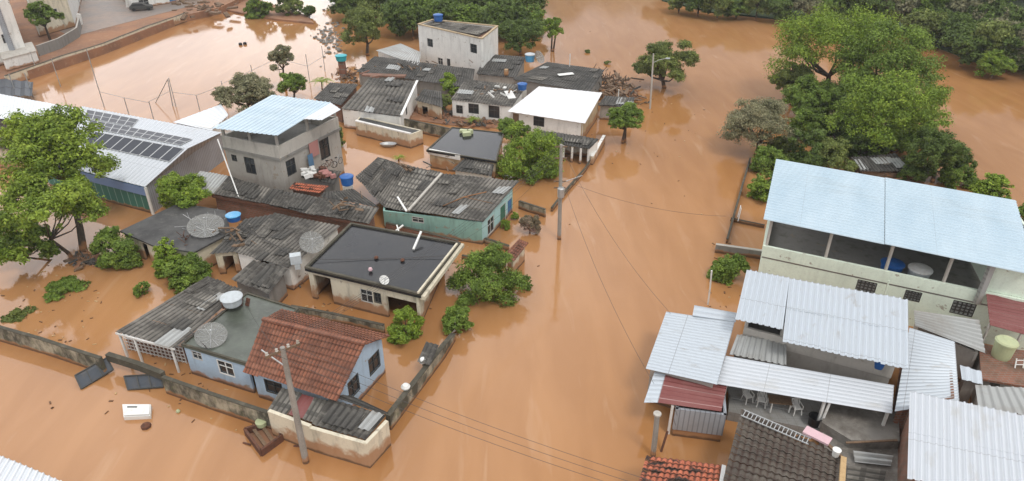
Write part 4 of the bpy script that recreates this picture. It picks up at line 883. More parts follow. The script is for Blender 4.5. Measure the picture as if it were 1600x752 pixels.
# dark flat roof at the left with dish wreck
pts = [(280, 317), (352, 329), (361, 363), (303, 394), (240, 384), (187, 361)]; z = 2.2
t = T('house', 'flat grey-black roofed house half hidden by bushes at the left', 'house', base([P(x, y, 0) for x, y in pts]))
pp = slab(t, pts, z, 'slabdry', th=.15); walls(t, inset(pp, .2), z-.15, 'cream', [(4, 228, 393, .9, 1.6, 'hole'), (3, 262, 398, .8, .8, 'hole')])
tank('water tank with pale blue lid and blue sides on the left flat roof', 366, 344, 2.4, .62, .55, 'tankblue', 'lidblue')
d_ = dish('wide collapsed mesh dish lying on the left flat roof', 322, 356, 2.55, 1.45, (.15, -.25, 1), mast=.3)
mb = MB(); rj = random.Random(9)
for i in range(26):
    a = P(322+rj.uniform(-28, 28), 352+rj.uniform(-12, 12), 2.3); mb.tube([a, a+Vector((rj.uniform(-1, 1), rj.uniform(-1, 1), rj.uniform(0, .7)))], .02, 4)
solo('wire_tangle', mb, M['metal'], 'tangle of bent wires around the collapsed mesh dish', 'wire')
mb = MB()
for i in range(12):
    a = P(288+rj.uniform(-8, 8), 376+rj.uniform(-8, 8), 2.25); mb.tube([a, a+Vector((rj.uniform(-.5, .5), rj.uniform(-.5, .5), rj.uniform(.1, .6)))], .03, 4)
solo('wire_tangle', mb, M['rust'], 'dark rusty wire bundle at the front edge of the left flat roof', 'wire')
# ribbed roof house centre left
t, wp = low('house', 'house with finely ribbed brown-grey roof between two flat black roofs', 'house', [(428, 333, 2.7), (532, 353, 2.7), (452, 418, 2.3), (366, 395, 2.3)], 'fibre', 'white', ins=.2, ops=[(2, 414, 411, .9, 1.3, 'hole')], **FB)
low('shed', 'rusty brown roofed shed joined to the finely ribbed roof', 'shed', [(382, 343, 2.35), (428, 334, 2.5), (372, 393, 2.15), (327, 398, 2.05)], 'fibred', 'cream', ops=[(2, 358, 410, .8, 1.2, 'hole')], **FB)
low('shed', 'small shed with weathered boards roof in front of the ribbed roof', 'shed', [(396, 406, 2.3), (449, 421, 2.3), (420, 460, 1.9), (361, 437, 1.8)], 'fibre', 'grey', **dict(pitch=.5, amp=.06))
dish('grey dish standing on the finely ribbed roof edge', 487, 380, 3.1, .95, (.35, -.6, .9))
solo('air_box', MB().box(P(462, 404, 2.9), (.8, .6, .7), (1, .3, 0)).box(P(465, 415, 2.3), (.4, .4, .5), (1, .3, 0)), M['fibreglass'], 'white box unit at the corner of the black roof', 'box')
cable('white pipe running across the finely ribbed roof', P(373, 350, 2.8), P(456, 397, 2.8), .1, .05, None, 'pipe')
# big black flat roof
pts = [(548, 350), (720, 381), (658, 463), (476, 420)]; z = 2.75
t = T('house', 'big house with wet black flat roof and cream mud stained walls', 'house', base([P(x, y, 0) for x, y in pts]))
pp = slab(t, pts, z, 'slab', th=.2, rim=.16, rimm='mouldtop', rw=.2)
wp = inset(pp, .15); wp[1] = wp[0].lerp(wp[1], .86); wp[2] = wp[3].lerp(wp[2], .985)
walls(t, wp, z-.2, ['cream', 'cream', 'cream', 'cream'], [(2, 505, 447, 1.5, 1.7, 'hole'), (2, 573, 463, 1.0, 1.1, 'window', 'frame'), (2, 590, 466, .6, .9, 'window', 'darkframe'), (2, 634, 483, 2.6, 1.5, 'hole')], th=.2)
g1, g2 = P(722, 383, 2.6), P(660, 466, 2.6); MB().bar(g1, g2, .35, .3).build('gutter', M['cream'], t)
g1, g2 = P(714, 381, 3.0), P(653, 458, 3.0); MB().bar(g1, g2, .14, .14).build('roof_rail', M['cream'], t)
bp_ = P(571, 440, 2.2)
solo('pipe', MB().bar(P(646, 390, 2.85), P(658, 362, 3.5), .16, .12), M['paint'], 'white pipe leaning on the rear rim of the wet black roof', 'pipe')
solo('pipe', MB().bar(P(617, 362, 2.3), P(630, 352, 2.6), .12, .1).bar(P(620, 352, 2.5), P(624, 365, 2.3), .1), M['paint'], 'crossed white pipes between the black roof and teal house', 'pipe')
dish('small white dish near the front of the wet black roof', 600, 438, 3.2, .36, (.5, -.5, .8), 'paint', mast=.4)
solo('ball', MB().lathe(P(579, 424, 2.78), [(0, 0), (.12, .04), (.17, .15), (.12, .28), (0, .32)], 14), M['pink'], 'pink and white ball on the wet black roof', 'ball', smooth=True)
for (x, y), lab in (((588, 404), 'left dark lump on the cable crossing the black roof'), ((629, 408), 'right dark lump on the cable crossing the black roof')):
    solo('rock', MB().lathe(P(x, y, 2.78), [(0, 0), (.16, .02), (.18, .1), (.08, .2), (0, .22)], 8), M['rust'], lab, 'rock')
cable('pale cable lying across the wet black roof', P(492, 405, 2.95), P(704, 399, 2.95), .14, .025, None, 'roof_cable')

# tile roofed blue house
t = T('house', 'light blue house with red tiled gable roof and grey flat extension', 'house', P(480, 590, 0))
RL, RR = (411, 500, 4.0), (570, 539, 4.0)
roof(t, [RL, RR, (527, 627, 2.3), (380, 581, 2.3)], 'tile', **TILE)
roof(t, [(440, 483, 2.9), (611, 524, 2.9), RR, RL], 'tile', **TILE)
MB().bar(P(*RL)+Vector((0, 0, .08)), P(*RR)+Vector((0, 0, .08)), .28, .16).build('ridge_tiles', M['tile'], t)
e0, e1, e2, e3 = P(440, 483, 2.9), P(608, 524, 2.9), P(527, 624, 2.35), P(382, 580, 2.35)
g = inset([Vector((p.x, p.y, 0)) for p in (e0, e1, e2, e3)], .35)
walls(t, g, [2.7, 2.7, 2.35, 2.35], 'blue', [(1, 585, 566, 1.2, 1.3, 'window', 'darkframe'), (1, 553, 604, 1.1, 1.3, 'window', 'darkframe'), (2, 428, 606, 1.3, 1.0, 'window', 'darkframe')])
for (ga, gb, rr) in ((g[1], g[2], P(*RR)), (g[3], g[0], P(*RL))):
    u_ = (gb-ga).normalized(); k_ = (Vector((rr.x, rr.y, 0))-ga).dot(u_)
    ap = ga+u_*k_; za_, zb_ = (2.7, 2.35) if ga is g[1] else (2.35, 2.7)
    mb = MB(); mb.add([(ga.x, ga.y, za_-.01), (gb.x, gb.y, zb_-.01), (ap.x, ap.y, 3.85)], [(0, 0), (3, 0), (1.5, 2)]); ins_ = (base(g)-ap).normalized()*.15
    mb.add([(gb.x+ins_.x, gb.y+ins_.y, zb_-.01), (ga.x+ins_.x, ga.y+ins_.y, za_-.01), (ap.x+ins_.x, ap.y+ins_.y, 3.85)], [(0, 0), (3, 0), (1.5, 2)]); mb.build('gable', M['blue'], t)
pts = [(386, 458), (467, 482), (420, 500), (383, 568), (283, 539)]
pts = [(386, 458), (467, 483), (386, 570), (283, 539)]; z = 2.45
pp = slab(t, pts, z, 'slabg', th=.16, rim=.08, rw=.14, label='grey flat roof with green algae')
walls(t, inset(pp, .08), z-.16, 'blue', [(2, 308, 556, .75, .6, 'window', 'frame'), (2, 353, 576, 1.2, 1.1, 'window', 'paint')], skip=(1,))
tank('round grey water tank standing on the algae stained flat roof', 364, 475, 2.9, .72, .62, 'fibreglass', 'fibreglass')
for k, (x, y) in enumerate(((352, 478), (362, 486), (376, 480))): pass
solo('tank_stand', MB().box(P(364, 475, 2.46)+Vector((0, 0, .2)), (1.3, .9, .4), (1, .3, 0)).bar(P(386, 478, 2.5), P(388, 466, 3.0), .3, .1), M['rust'], 'dark brick stand under the round grey water tank', 'stand')
dish('grey-white mesh dish lying tilted on the algae stained roof', 330, 526, 2.75, .98, (.25, -.3, .9), mast=.35)
cable('white hose running from the grey tank along the roof edge', P(348, 486, 2.9), P(288, 532, 2.7), .05, .045, None, 'hose')
cable('second pale hose bending toward the tilted dish', P(297, 518, 2.65), P(324, 545, 2.6), -.05, .04, None, 'hose')
# veranda roof on the left of it
t = T('veranda', 'open veranda with fine grey ribbed roof left of the blue house', 'veranda', P(270, 500, 0))
roof(t, [(325, 431, 2.6), (380, 453, 2.6), (273, 544, 2.35), (180, 519, 2.3)], 'fibre', **FB)
for x, y in ((184, 519), (208, 528), (266, 542), (322, 436)):
    q = P(x, y, 2.2); MB().bar(Vector((q.x, q.y+.08, -1)), Vector((q.x, q.y+.08, 2.25)), .12, .12).build('post', M['paint'], t)
MB().bar(P(181, 521, 2.2), P(273, 546, 2.25), .08, .12).build('beam', M['paint'], t)
# lattice of white bars over tiles in front of the veranda
t = T('railing', 'white lattice railing half under water in front of the veranda', 'railing', P(245, 548, 0))
a, b = P(200, 546, 0), P(292, 568, 0); mb = MB()
for k in range(5): mb.bar(a+Vector((0, 0, .1+.3*k)), b+Vector((0, 0, .1+.3*k)), .05)
for k in range(16): q = a.lerp(b, k/15); mb.bar(q-Vector((0, 0, .5)), q+Vector((0, 0, 1.35)), .05)
mb.build('lattice', M['paint'], t); MB().prism([a+Vector((0, .15, 0)), b+Vector((0, .15, 0)), b+Vector((0, .3, 0)), a+Vector((0, .3, 0))], -1, 1.1).build('kerb_wall', M['brick'], t)
# front shed with mixed sheets
t = T('garage', 'roadside garage with missing dark and pale roof sheets and cream front wall', 'garage', P(510, 660, 0))
FS = dict(pitch=.34, amp=.05)
roof(t, [(440, 607, 2.05), (472, 615, 2.05), (447, 649, 1.8), (418, 641, 1.8)], 'fibrel', **FS)
roof(t, [(470, 615, 1.95), (491, 621, 1.95), (475, 655, 1.7), (450, 648, 1.7)], 'maroon', **dict(FS, amp=.02))
roof(t, [(491, 621, 2.05), (512, 627, 2.05), (491, 662, 1.8), (472, 656, 1.8)], 'fibrel', **FS)
roof(t, [(514, 624, 2.08), (604, 648, 2.02), (571, 688, 1.8), (488, 662, 1.8)], 'fibre', pitch=.42, amp=.06)
roof(t, [(519, 619, 2.15), (547, 617, 2.15), (606, 645, 2.05), (598, 648, 2.04)], 'fibred', pitch=.42, amp=.05)
fw = [P(418, 644, 1.9), P(483, 668, 1.9), P(573, 694, 1.9), P(607, 658, 1.9)]
def strip(par, p, q, z0, z1, th, m, name='wall'):
    p, q = Vector((p.x, p.y, 0)), Vector((q.x, q.y, 0)); u = (q-p).normalized(); n = Vector((-u.y, u.x, 0))*th
    return MB().prism([p, q, q+n, p+n], z0, z1).build(name, M[m], par)
strip(t, fw[0], fw[1], -1.2, 1.95, .22, 'cream'); strip(t, fw[1]+Vector((0, -.02, 0)), fw[2], -1.2, 1.85, .22, 'cream'); strip(t, fw[2], fw[3], -1.2, 1.9, .22, 'cream')

# street-side wall
wallrun('street_wall', 'black mouldy street wall between the blue house yard and the road', [P(606, 652, 1), P(652, 592, 1), P(692, 540, 1), P(708, 518, .8)], [1.1, 1.05, 1.0, .6], .3)
low('gatehouse', 'little sloping grey gate roof by the street wall', 'gate roof', [(666, 533, 1.6), (686, 538, 1.6), (672, 572, 1.3), (652, 566, 1.3)], 'fibre', 'mould', **FB)
for (x, y), lab in (((634, 607), 'white lump on top of the street wall near the garage'), ((661, 566), 'white sack on the street wall beside the gate roof')):
    solo('sack', MB().lathe(P(x, y, 1.1), [(0, 0), (.25, .03), (.3, .15), (.18, .3), (0, .34)], 10), M['paint'], lab, 'sack', smooth=True)
wallrun('street_wall', 'thin broken street wall in front of the teal house garden', [P(938, 226, .4), P(915, 262, .4), P(885, 296, .4), P(862, 325, .4)], .4, .18)
wallrun('garden_wall', 'dark garden wall below the teal house front', [P(758, 374, .4), P(795, 386, .4)], .5, .2)
wallrun('garden_wall', 'dark and teal garden wall right of the teal house', [P(811, 320, .4), P(852, 332, .5)], .8, .2)
wallrun('garden_wall', 'low rubble wall behind the wet black roof', [P(604, 352, .5), P(660, 366, .5), P(716, 380, .5)], .75, .22, m='brick')
wallrun('garden_wall', 'low wall joining the black roofed house and red gate roof', [P(722, 400, .3), P(790, 412, .3)], .35, .18)
low('gatehouse', 'narrow gate roof of faded red tiles beside the twiggy shrub', 'gate roof', [(811, 374, 1.7), (826, 380, 1.7), (803, 409, 1.5), (787, 399, 1.5)], 'tile', 'cream', **TILE)
# low debris wall between tile house and big black roof
wallrun('garden_wall', 'broken pale wall behind the red tiled house', [P(455, 480, .6), P(520, 492, .6), P(600, 510, .6)], .7, .2)

# front boundary wall, gates
wallrun('boundary_wall', 'long mouldy boundary wall running to the left edge', [P(-30, 500, 1.5), P(60, 525, 1.5), P(156, 556, 1.5)], 1.3, .22)
wallrun('boundary_wall', 'thin dark wall stretch behind the two charcoal gates', [P(167, 552, 1.3), P(215, 567, 1.3), P(254, 582, 1.3)], 1.25, .3, z0=.75, m='mouldtop')
wallrun('boundary_wall', 'mouldy boundary wall in front of the light blue house', [P(253, 585, 1.5), P(330, 612, 1.5), P(419, 641, 1.5)], 1.3, .22)
for (c4, lab) in ((((117, 587), (167, 559), (177, 578), (127, 608)), 'charcoal gate leaf torn out and lying beside the left wall end'), (((194, 588), (251, 585), (255, 605), (200, 609)), 'charcoal gate leaf of three panels lying by the right wall end')):
    zz = [.55, .75, .12, .05]; p4 = [P(x, y, zz[i]) for i, (x, y) in enumerate(c4)]
    t = T('gate', lab, 'gate', base(p4)); n_ = (p4[1]-p4[0]).cross(p4[3]-p4[0]).normalized()*.05
    if n_.z > 0: n_ = -n_
    mb = MB(); mb.add(p4); mb.add([p+n_ for p in p4[::-1]])
    for i in range(4): mb.add([p4[i], p4[i]+n_, p4[(i+1) % 4]+n_, p4[(i+1) % 4]])
    mb.build('panel', M['gate'], t); fr = MB()
    for i in range(4): fr.bar(p4[i]-n_*.3, p4[(i+1) % 4]-n_*.3, .09, .06)
    for k in (1/3, 2/3): fr.bar(p4[0].lerp(p4[1], k)-n_*.3, p4[3].lerp(p4[2], k)-n_*.3, .07, .05)
    fr.build('frame', M['darkframe'], t)
# floating things
c4 = [P(191, 632, .3), P(236, 632, .3), P(235, 650, .25), P(193, 652, .25)]
t = T('refrigerator', 'white refrigerator floating on its back in the brown water', 'refrigerator', base(c4)); MB().prism(c4, -.3, [.3, .3, .25, .25]).build('cabinet', M['paint'], t)
i4 = inset(c4, .05); MB().prism(i4, .3, .36).build('door', M['paint'], t); MB().bar(P(199, 636, .38), P(214, 636, .38), .06).build('handle', M['darkframe'], t)
solo('debris', MB().lathe(P(229, 668, -.05), [(0, 0), (.3, .05), (.28, .2), (.1, .34), (0, .36)], 7), M['rust'], 'dark brown lump floating below the white refrigerator', 'debris')
solo('ball', MB().lathe(P(279, 645, -.05), [(0, 0), (.1, .04), (.13, .13), (.08, .22), (0, .25)], 10), M['yellowgreen'], 'tiny pale float right of the white refrigerator', 'float')
bc = [P(383, 674, .25), P(426, 661, .25), P(441, 684, .25), P(408, 708, .25)]; t = T('wooden_crate', 'half sunken brown wooden frame with slats beside the garage wall', 'crate', base(bc))
mb = MB()
for i in range(4): mb.bar(bc[i], bc[(i+1) % 4], .14, .5)
mb.build('frame', M['rust'], t); mb = MB()
for k in (.3, .62): mb.bar(bc[0].lerp(bc[1], k), bc[3].lerp(bc[2], k), .2, .07)
mb.build('slat', M['wood'], t); MB().prism(inset(bc, .1), -.1, .06).build('bottom', M['mudland'], t)
for n_, (x, y, lab) in enumerate(((380, 692, 'small dark wood chip left of the brown frame'), (455, 672, 'dark branch floating right of the brown frame'), (459, 697, 'short stick floating near the utility pole foot'))):
    q = P(x, y, .02); solo('driftwood', MB().tube([q, q+Vector((.5*(n_+1), -.2, .05))], .06, 5), M['rust'], lab, 'driftwood')
c_ = P(409, 664, .3); solo('can', MB().lathe(c_, [(.3, 0), (.34, .3), (0, .34)], 12), M['yellowgreen'], 'pale green can resting on the rear of the brown frame', 'can')
low('house', 'house with white ribbed roof corner at the bottom left', 'house', [(-60, 686, 3.6), (98, 752, 3.6), (60, 850, 3.6), (-150, 800, 3.6)], 'whitesheet', 'white', **dict(ZN, pitch=.4, amp=.05))

# poles, lamps and cables
t, b, top = pole_thing('utility_pole', 'tall concrete utility pole standing in front of the garage', 'utility pole', 478, 722, (441, 543), 9, .2, .13)
ax = Vector((.8, .6, 0)); arm = MB().bar(top-ax*.9+Vector((0, 0, -.2)), top+ax*.9+Vector((0, 0, -.2)), .1, .12); arm.build('crossarm', M['wood'], t)
for k in (-.8, -.3, .3, .8): MB().lathe(top+ax*k+Vector((0, 0, -.14)), [(.05, 0), (.09, .06), (.05, .12), (.08, .18), (0, .24)], 8).build('insulator', M['bandc'], t)
MB().bar(top+Vector((0, 0, -1.3)), top+Vector((-1.5, .9, -.9)), .06).build('lamp_arm', M['metal'], t)
fore_top, fore_ax = top, ax
t, b, top2 = pole_thing('utility_pole', 'concrete utility pole with brackets standing in the flooded street', 'utility pole', 874, 374, (877, 226), 9, .19, .13)
for zq in (.2, 1.2, 3.3, 3.9): MB().bar(top2+Vector((-.5, 0, -zq)), top2+Vector((.5, 0, -zq)), .08, .1).build('crossarm', M['wood'], t)
MB().lathe(top2+Vector((.1, -.35, -4.6)), [(0, 0), (.28, .02), (.3, .8), (.2, .9), (0, .92)], 14).build('transformer', M['metal'], t)
MB().bar(top2+Vector((0, 0, -3.5)), top2+Vector((1.9, .3, -2.9)), .05).build('lamp_arm', M['metal'], t)
t, b, top3 = pole_thing('street_lamp', 'slim pale street lamp rising from the water beside the loose tree', 'street lamp', 1016, 170, (1021, 84), 8, .13, .09, 'bandc')
MB().tube([top3+Vector((0, 0, -1.2)), top3+Vector((.8, 0, -.8)), top3+Vector((1.7, 0, -.6))], .03, 6).build('lamp_arm', M['metal'], t)
MB().box(top3+Vector((1.9, 0, -.6)), (.5, .2, .12)).build('lamp_head', M['fibreglass'], t)
G = 'overhead cables along the flooded street'; lab_c = 'thin overhead cable strung between the two utility poles'
for k in (-.8, -.3, .3, .8): cable(lab_c, fore_top+fore_ax*k+Vector((0, 0, .1)), top2+Vector((k*.55, 0, -.2)), .8, group=G)
lab_c = 'thin overhead cable leaving the flooded street pole for the bottom right'
for k, (x, y, z) in enumerate(((1100, 800, 7.5), (1140, 800, 7.5), (1180, 800, 7.3))):
    cable('thin overhead cable running from the foreground pole to the bottom right', fore_top+fore_ax*(-.6+k*.5), P(x, y, z), .6, group='cables from the foreground pole')
cable('overhead service cable from the street pole to the teal house corner', top2+Vector((-.4, 0, -1.3)), P(808, 284, 2.9), .3, group=None)
cable('overhead service cable from the street pole to the pillared shed', top2+Vector((.2, 0, -1.2)), P(905, 222, 2.1), .4, group=None)
cable('overhead service cable from the foreground pole to the grey water tank stand', fore_top+Vector((0, 0, -.6)), P(386, 478, 3.0), .5, group=None)
cable('overhead service cable from the street pole to the wet black roof', top2+Vector((-.4, 0, -1.4)), P(714, 381, 3.0), .7, group=None)
cable('overhead cable from the street pole to the right bank wall', top2+Vector((.5, 0, -3.3)), P(1134, 338, 2.5), .7, group=None)
cable('overhead cable from the street pole to the street lamp', top2+Vector((.4, 0, -.4)), top3, .8, group=None)
cable('overhead cable from the street pole down to the white shed roof', top2+Vector((.5, 0, -1.2)), P(1048, 490, 3.0), .9, group=None)
cable('overhead cable dropping from the street pole toward the maroon shed', top2+Vector((.5, 0, -3.9)), P(1022, 600, 2.8), 1.0, group=None)

# ================= LEFT: warehouse =================
zr, ze = 4.3, 2.9
RLf, RRt = (120, 199), (293, 232); BE, BS = (128, 166), (346, 207); FE, FS_ = (60, 250), (226, 292)
t = T('warehouse', 'long warehouse with white roof and solar panels at the left edge', 'warehouse', P(230, 300, 0))
WH = dict(run='v', pitch=.5, amp=.02, row=30, step=0, jit=0, trap=True)
rback = [(BE[0], BE[1], ze+.2), (BS[0], BS[1], ze+.2), (RRt[0], RRt[1], zr), (RLf[0], RLf[1], zr)]
rfront = [(RLf[0], RLf[1], zr), (RRt[0], RRt[1], zr), (FS_[0], FS_[1], ze), (FE[0], FE[1], ze)]
roof(t, rback, 'palezinc', **WH); roof(t, rfront, 'palezinc', **WH)
g = [Vector((p.x, p.y, 0)) for p in (P(*rback[0]), P(*rback[1]), P(*rfront[2]), P(*rfront[3]))]; g = inset(g, .12)
walls(t, g, [ze+.05, ze+.05, ze-.1, ze-.1], ['greywall', 'greywall', 'greengate', 'greywall'])
ap = P(*rfront[1]); mb = MB(); mb.add([(g[1].x, g[1].y, ze+.04), (g[2].x, g[2].y, ze-.11), (ap.x-.12, ap.y, zr-.06)], [(0, 0), (6, 0), (3, 2)]); mb.build('gable', M['greywall'], t)
a, b = g[3], g[2]; u_ = (b-a).normalized(); n_ = Vector((u_.y, -u_.x, 0))*.12; MB().prism([a, b, b+n_, a+n_], 1.9, 2.75).build('fascia', M['bluefascia'], t)
MB().bar(Vector((g[2].x+.1, g[2].y-.1, -1)), Vector((g[2].x+.1, g[2].y-.1, 2.8)), .2, .2).build('corner_post', M['paint'], t)
def on_roof(quad, s, tt, up=.08):
    a, b, c, d = PQ(quad); return a*(1-s)*(1-tt)+b*s*(1-tt)+c*s*tt+d*(1-s)*tt+Vector((0, 0, up))
def solar(quad, s0, s1, t0, t1, nn, rows, lab, grp):
    for i in range(nn):
        for j in range(rows):
            a_, b_ = s0+(s1-s0)*i/nn, s0+(s1-s0)*(i+.955)/nn; c_, d_ = t0+(t1-t0)*j/rows, t0+(t1-t0)*(j+.97)/rows
            p4 = [on_roof(quad, a_, c_), on_roof(quad, b_, c_), on_roof(quad, b_, d_), on_roof(quad, a_, d_)]
            o = base(p4, min(p.z for p in p4)); t = T('solar_panel', lab, 'solar panel', o, grp)
            dn = Vector((0, 0, -.04)); mb = MB(); w__, h__ = (p4[1]-p4[0]).length, (p4[3]-p4[0]).length
            mb.add(p4, [(0, 0), (w__, 0), (w__, h__), (0, h__)]); mb.build('cells', M['solar'], t)
            f = MB()
            for k in range(4): f.bar(p4[k]+dn*.5, p4[(k+1) % 4]+dn*.5, .05, .05)
            f.build('frame', M['metal'], t)
solar(rfront, .2, .985, .04, .4, 9, 1, 'dark solar panel in the front array below the warehouse ridge', 'solar panels on the front slope')
solar(rback, .1, .93, .6, .95, 12, 2, 'dark solar panel in the long row behind the warehouse ridge', 'solar panels on the rear slope')
solar(rback, .05, .45, .16, .55, 6, 2, 'dark solar panel in the short upper row at the left of the rear slope', 'solar panels in the short rear row')
low('shed', 'white roofed shed strip between the court and the warehouse', 'shed', [(345, 163, 2.6), (357, 180, 2.6), (331, 204, 2.3), (270, 191, 2.3)], 'whitesheet', 'white', **dict(HZ, pitch=.6, amp=.02))
low('house', 'long building with smooth pale roof at the left edge above the tree', 'house', [(-80, 132, 3.4), (130, 171, 3.4), (110, 196, 3.0), (-80, 178, 3.0)], 'whitesheet', 'grey', **dict(ZN, pitch=.5, amp=.01))
low('house', 'house with brown tiled roof partly seen behind the big left tree', 'house', [(-80, 178, 2.9), (60, 192, 2.9), (40, 238, 2.4), (-90, 222, 2.4)], 'tiled', 'cream', **TILE)

# ================= TOP LEFT =================
wallrun('retaining_wall', 'long mould streaked retaining wall above the flooded court', [P(8, 119, 1.6), P(95, 88, 1.6), P(160, 68.5, 1.6), P(230, 41, 1.6), P(288, 21, 1.6)], 1.62, .35, m='cream')
# court fence
FG = 'grey fence posts around the flooded court'
fp = [(60, 118, 82), (95, 136, 95), (163, 168, 84), (201, 178, 154), (240, 186, 160), (275, 167, 124), (312, 172, 150), (352, 157, 128), (398, 135, 104), (437, 115, 88), (484, 128, 88), (508, 112, 75), (527, 80, 48)]
tops = []
for i, (x, y, ty) in enumerate(fp):
    b_ = P(x, y, 0); s_ = scale_at(b_); tops.append((b_, b_+Vector((0, 0, (y-ty)/s_/.93))))
t = T('fence', 'thin wire fence on grey posts around the flooded sports court', 'fence', base([a for a, _ in tops]))
for a, b_ in tops: MB().tube([a-Vector((0, 0, 1)), b_], .05, 6).build('post', M['greyzinc'], t)
mb = MB()
for i in range(3, 9):
    if i in (5,): continue
for i in range(2, len(tops)-1):
    (a0, a1), (b0, b1) = tops[i], tops[i+1]; h = min(a1.z, b1.z, 2.3); mb.tube([Vector((a0.x, a0.y, h)), Vector((b0.x, b0.y, h))], .03, 4)
mb.build('top_rail', M['greyzinc'], t)
g1, g2, g3 = P(270, 166, 0), P(243, 160, 0), P(262, 123, 0)
t = T('goal_frame', 'leaning grey goal frame standing in the flooded court', 'goal', g1)
ht = P(262, 124, 0); tp_ = g1+Vector((-.9, .2, 4.4)); tp_ = Vector((0, 0, CAMH))+ray(262, 124)*(g1.y/ray(262, 124).y)
MB().tube([g1, tp_], .06, 6).tube([P(243, 161, 0), tp_], .05, 6).build('post', M['greyzinc'], t)
for x, y, lab in ((376, 71, 'left one of two tiny dark floats in the pool'), (383, 70, 'right one of two tiny dark floats in the pool')): solo('float', MB().lathe(P(x, y, -.05), [(0, 0), (.35, .1), (.3, .4), (0, .5)], 8), M['black'], lab, 'float')
# buildings top left
def block(label, px4, z0, h, m, ops=(), name='building', top='bandc', zref=1.3):
    g = [P(x, y, zref) for x, y in px4]; g = [Vector((p.x, p.y, 0)) for p in g]; t = T(name, label, 'building', base(g, zref))
    walls(t, g, h, m, ops, z0=zref-.5); MB().prism(inset(g, -.15), h, h+.25).build('roof', M[top], t); return t, g
t, g = block('white apartment building with grey vertical strips at the top left corner', [(-60, 30), (25, 45), (46, 92), (-60, 118)], 1.3, 11, ['white', 'white', 'white', 'white'], [(1, 36, 50, 1.6, 1.3, 'window'), (1, 30, 20, 1.6, 1.3, 'window'), (2, 10, 60, 1.2, 1.3, 'window')])
for f in (.5, .8): 
    q = g[3].lerp(g[2], f); MB().bar(Vector((q.x, q.y-.2, 1)), Vector((q.x, q.y-.2, 11.1)), .9, .4).build('pilaster', M['greywall'], t)
low_w = [P(5, 96, 1.3), P(55, 84, 1.3), P(62, 98, 1.3), P(12, 112, 1.3)]
t = T('outbuilding', 'small white flat topped outbuilding beside the retaining wall', 'outbuilding', base(low_w, 1.3)); lw = [Vector((p.x, p.y, 0)) for p in low_w]; walls(t, lw, 3.0, 'white', z0=.8); MB().prism(inset(lw, -.1), 3.0, 3.15).build('roof', M['bandc'], t)
t, g = block('cream building with dark corner beside the small tree at the top', [(60, 0), (130, -10), (118, 42), (62, 58)], 1.3, 8.5, ['white', 'white', 'cream', 'white'], [(2, 85, 20, 1.4, 1.2, 'window'), (1, 124, 5, 1.2, 1.2, 'window')])
wallrun('compound_wall', 'curved grey compound wall in front of the cream building', [P(62, 88, 1.3), P(95, 76, 1.3), P(124, 58, 1.3), P(127, 42, 1.3)], 2.9, .2, m='grey', z0=.8, capm='bandc')
t, g = block('long white building with blue door at the top edge', [(170, -30), (330, -40), (322, -4), (205, 16)], 1.3, 5.2, 'white', [(2, 271, 3, 1.6, 2.4, 'door', 'bluedoor'), (2, 225, 5, 2, 1.4, 'window')])
t, b, tp = pole_thing('gate_pillar', 'white pillar standing at the road corner at the top left', 'pillar', 127, 50, (123, 22), 3, .3, .3, 'paint', True); 
t, b, tp = pole_thing('gate_pillar', 'white pillar beside the long white building', 'pillar', 201, 22, (198, -4), 3, .3, .3, 'paint', True)
def car(label, px, py, z, ang, m, sc=1):
    c = P(px, py, z); u = Vector((math.cos(ang), math.sin(ang), 0)); n = Vector((-u.y, u.x, 0)); t = T('parked_car', label, 'car', c)
    prof = [(-2.1, .35), (-2.1, .85), (-1.9, .95), (-1.5, 1.4), (.3, 1.42), (1.0, .98), (1.95, .85), (2.1, .6), (2.1, .35)]
    mb = MB(); L_ = [c+u*x+n*.82+Vector((0, 0, z_)) for x, z_ in prof]; R_ = [c+u*x-n*.82+Vector((0, 0, z_)) for x, z_ in prof]
    mb.add(L_); mb.add(R_[::-1])
    for i in range(len(prof)): j = (i+1) % len(prof); mb.add([L_[i], R_[i], R_[j], L_[j]])
    mb.build('body', M[m], t)
    gl = MB()
    for s_ in (-1, 1): gl.add([c+u*x+n*.835*s_+Vector((0, 0, z_)) for x, z_ in ((-1.6, 1.0), (-1.4, 1.34), (.25, 1.36), (.8, 1.0))])
    gl.build('side_window', M['glass'], t)
    for x in (-1.35, 1.3):
        for s_ in (-1, 1): MB().lathe(c+u*x+n*(.7*s_)+Vector((0, 0, .33)), [(0, 0), (.33, 0), (.33, .18*s_), (0, .19*s_)], 16, n).build('wheel', M['black'], t)
    return t
car('dark parked car in front of the long white building', 222, 16, 1.34, .35, 'darkframe')
# ================= PLANTS =================
plant('tree', 'big bright green tree with leaning trunk at the left edge', 'tree', 94, 246, 92, 66, 3.2, 'leafy', nl=26, lobe=.34, trunk=.28, basepx=(128, 402), leafpx=5, dens=.6)
plant('tree', 'bright green lower tree at the left edge under the taller crown', 'tree', 64, 338, 90, 56, 1.4, 'leafy', nl=16, lobe=.28, trunk=.16, basepx=(118, 404), leafpx=5, dens=.5)
plant('tree', 'loose lower branches of leaves at the far left over the water', 'tree', 34, 382, 52, 32, .4, 'leafm', nl=10, lobe=.34, trunk=.1, basepx=(100, 400), leafpx=5, dens=.6)
plant('shrub', 'leafy shrub covering the left wall of the flat grey-black roof', 'shrub', 187, 390, 42, 30, .0, 'leafm', nl=12)
plant('shrub', 'bright green tall shrub in front of the left flat roof', 'shrub', 265, 405, 30, 32, .3, 'leafb', nl=12)
plant('shrub', 'sprawling shrub spreading right of the bright tall shrub', 'shrub', 290, 430, 38, 24, .1, 'leafm', nl=12)
plant('shrub', 'feathery bright bush between the warehouse and the brick row', 'bush', 292, 300, 44, 24, .8, 'leafb', nl=14)
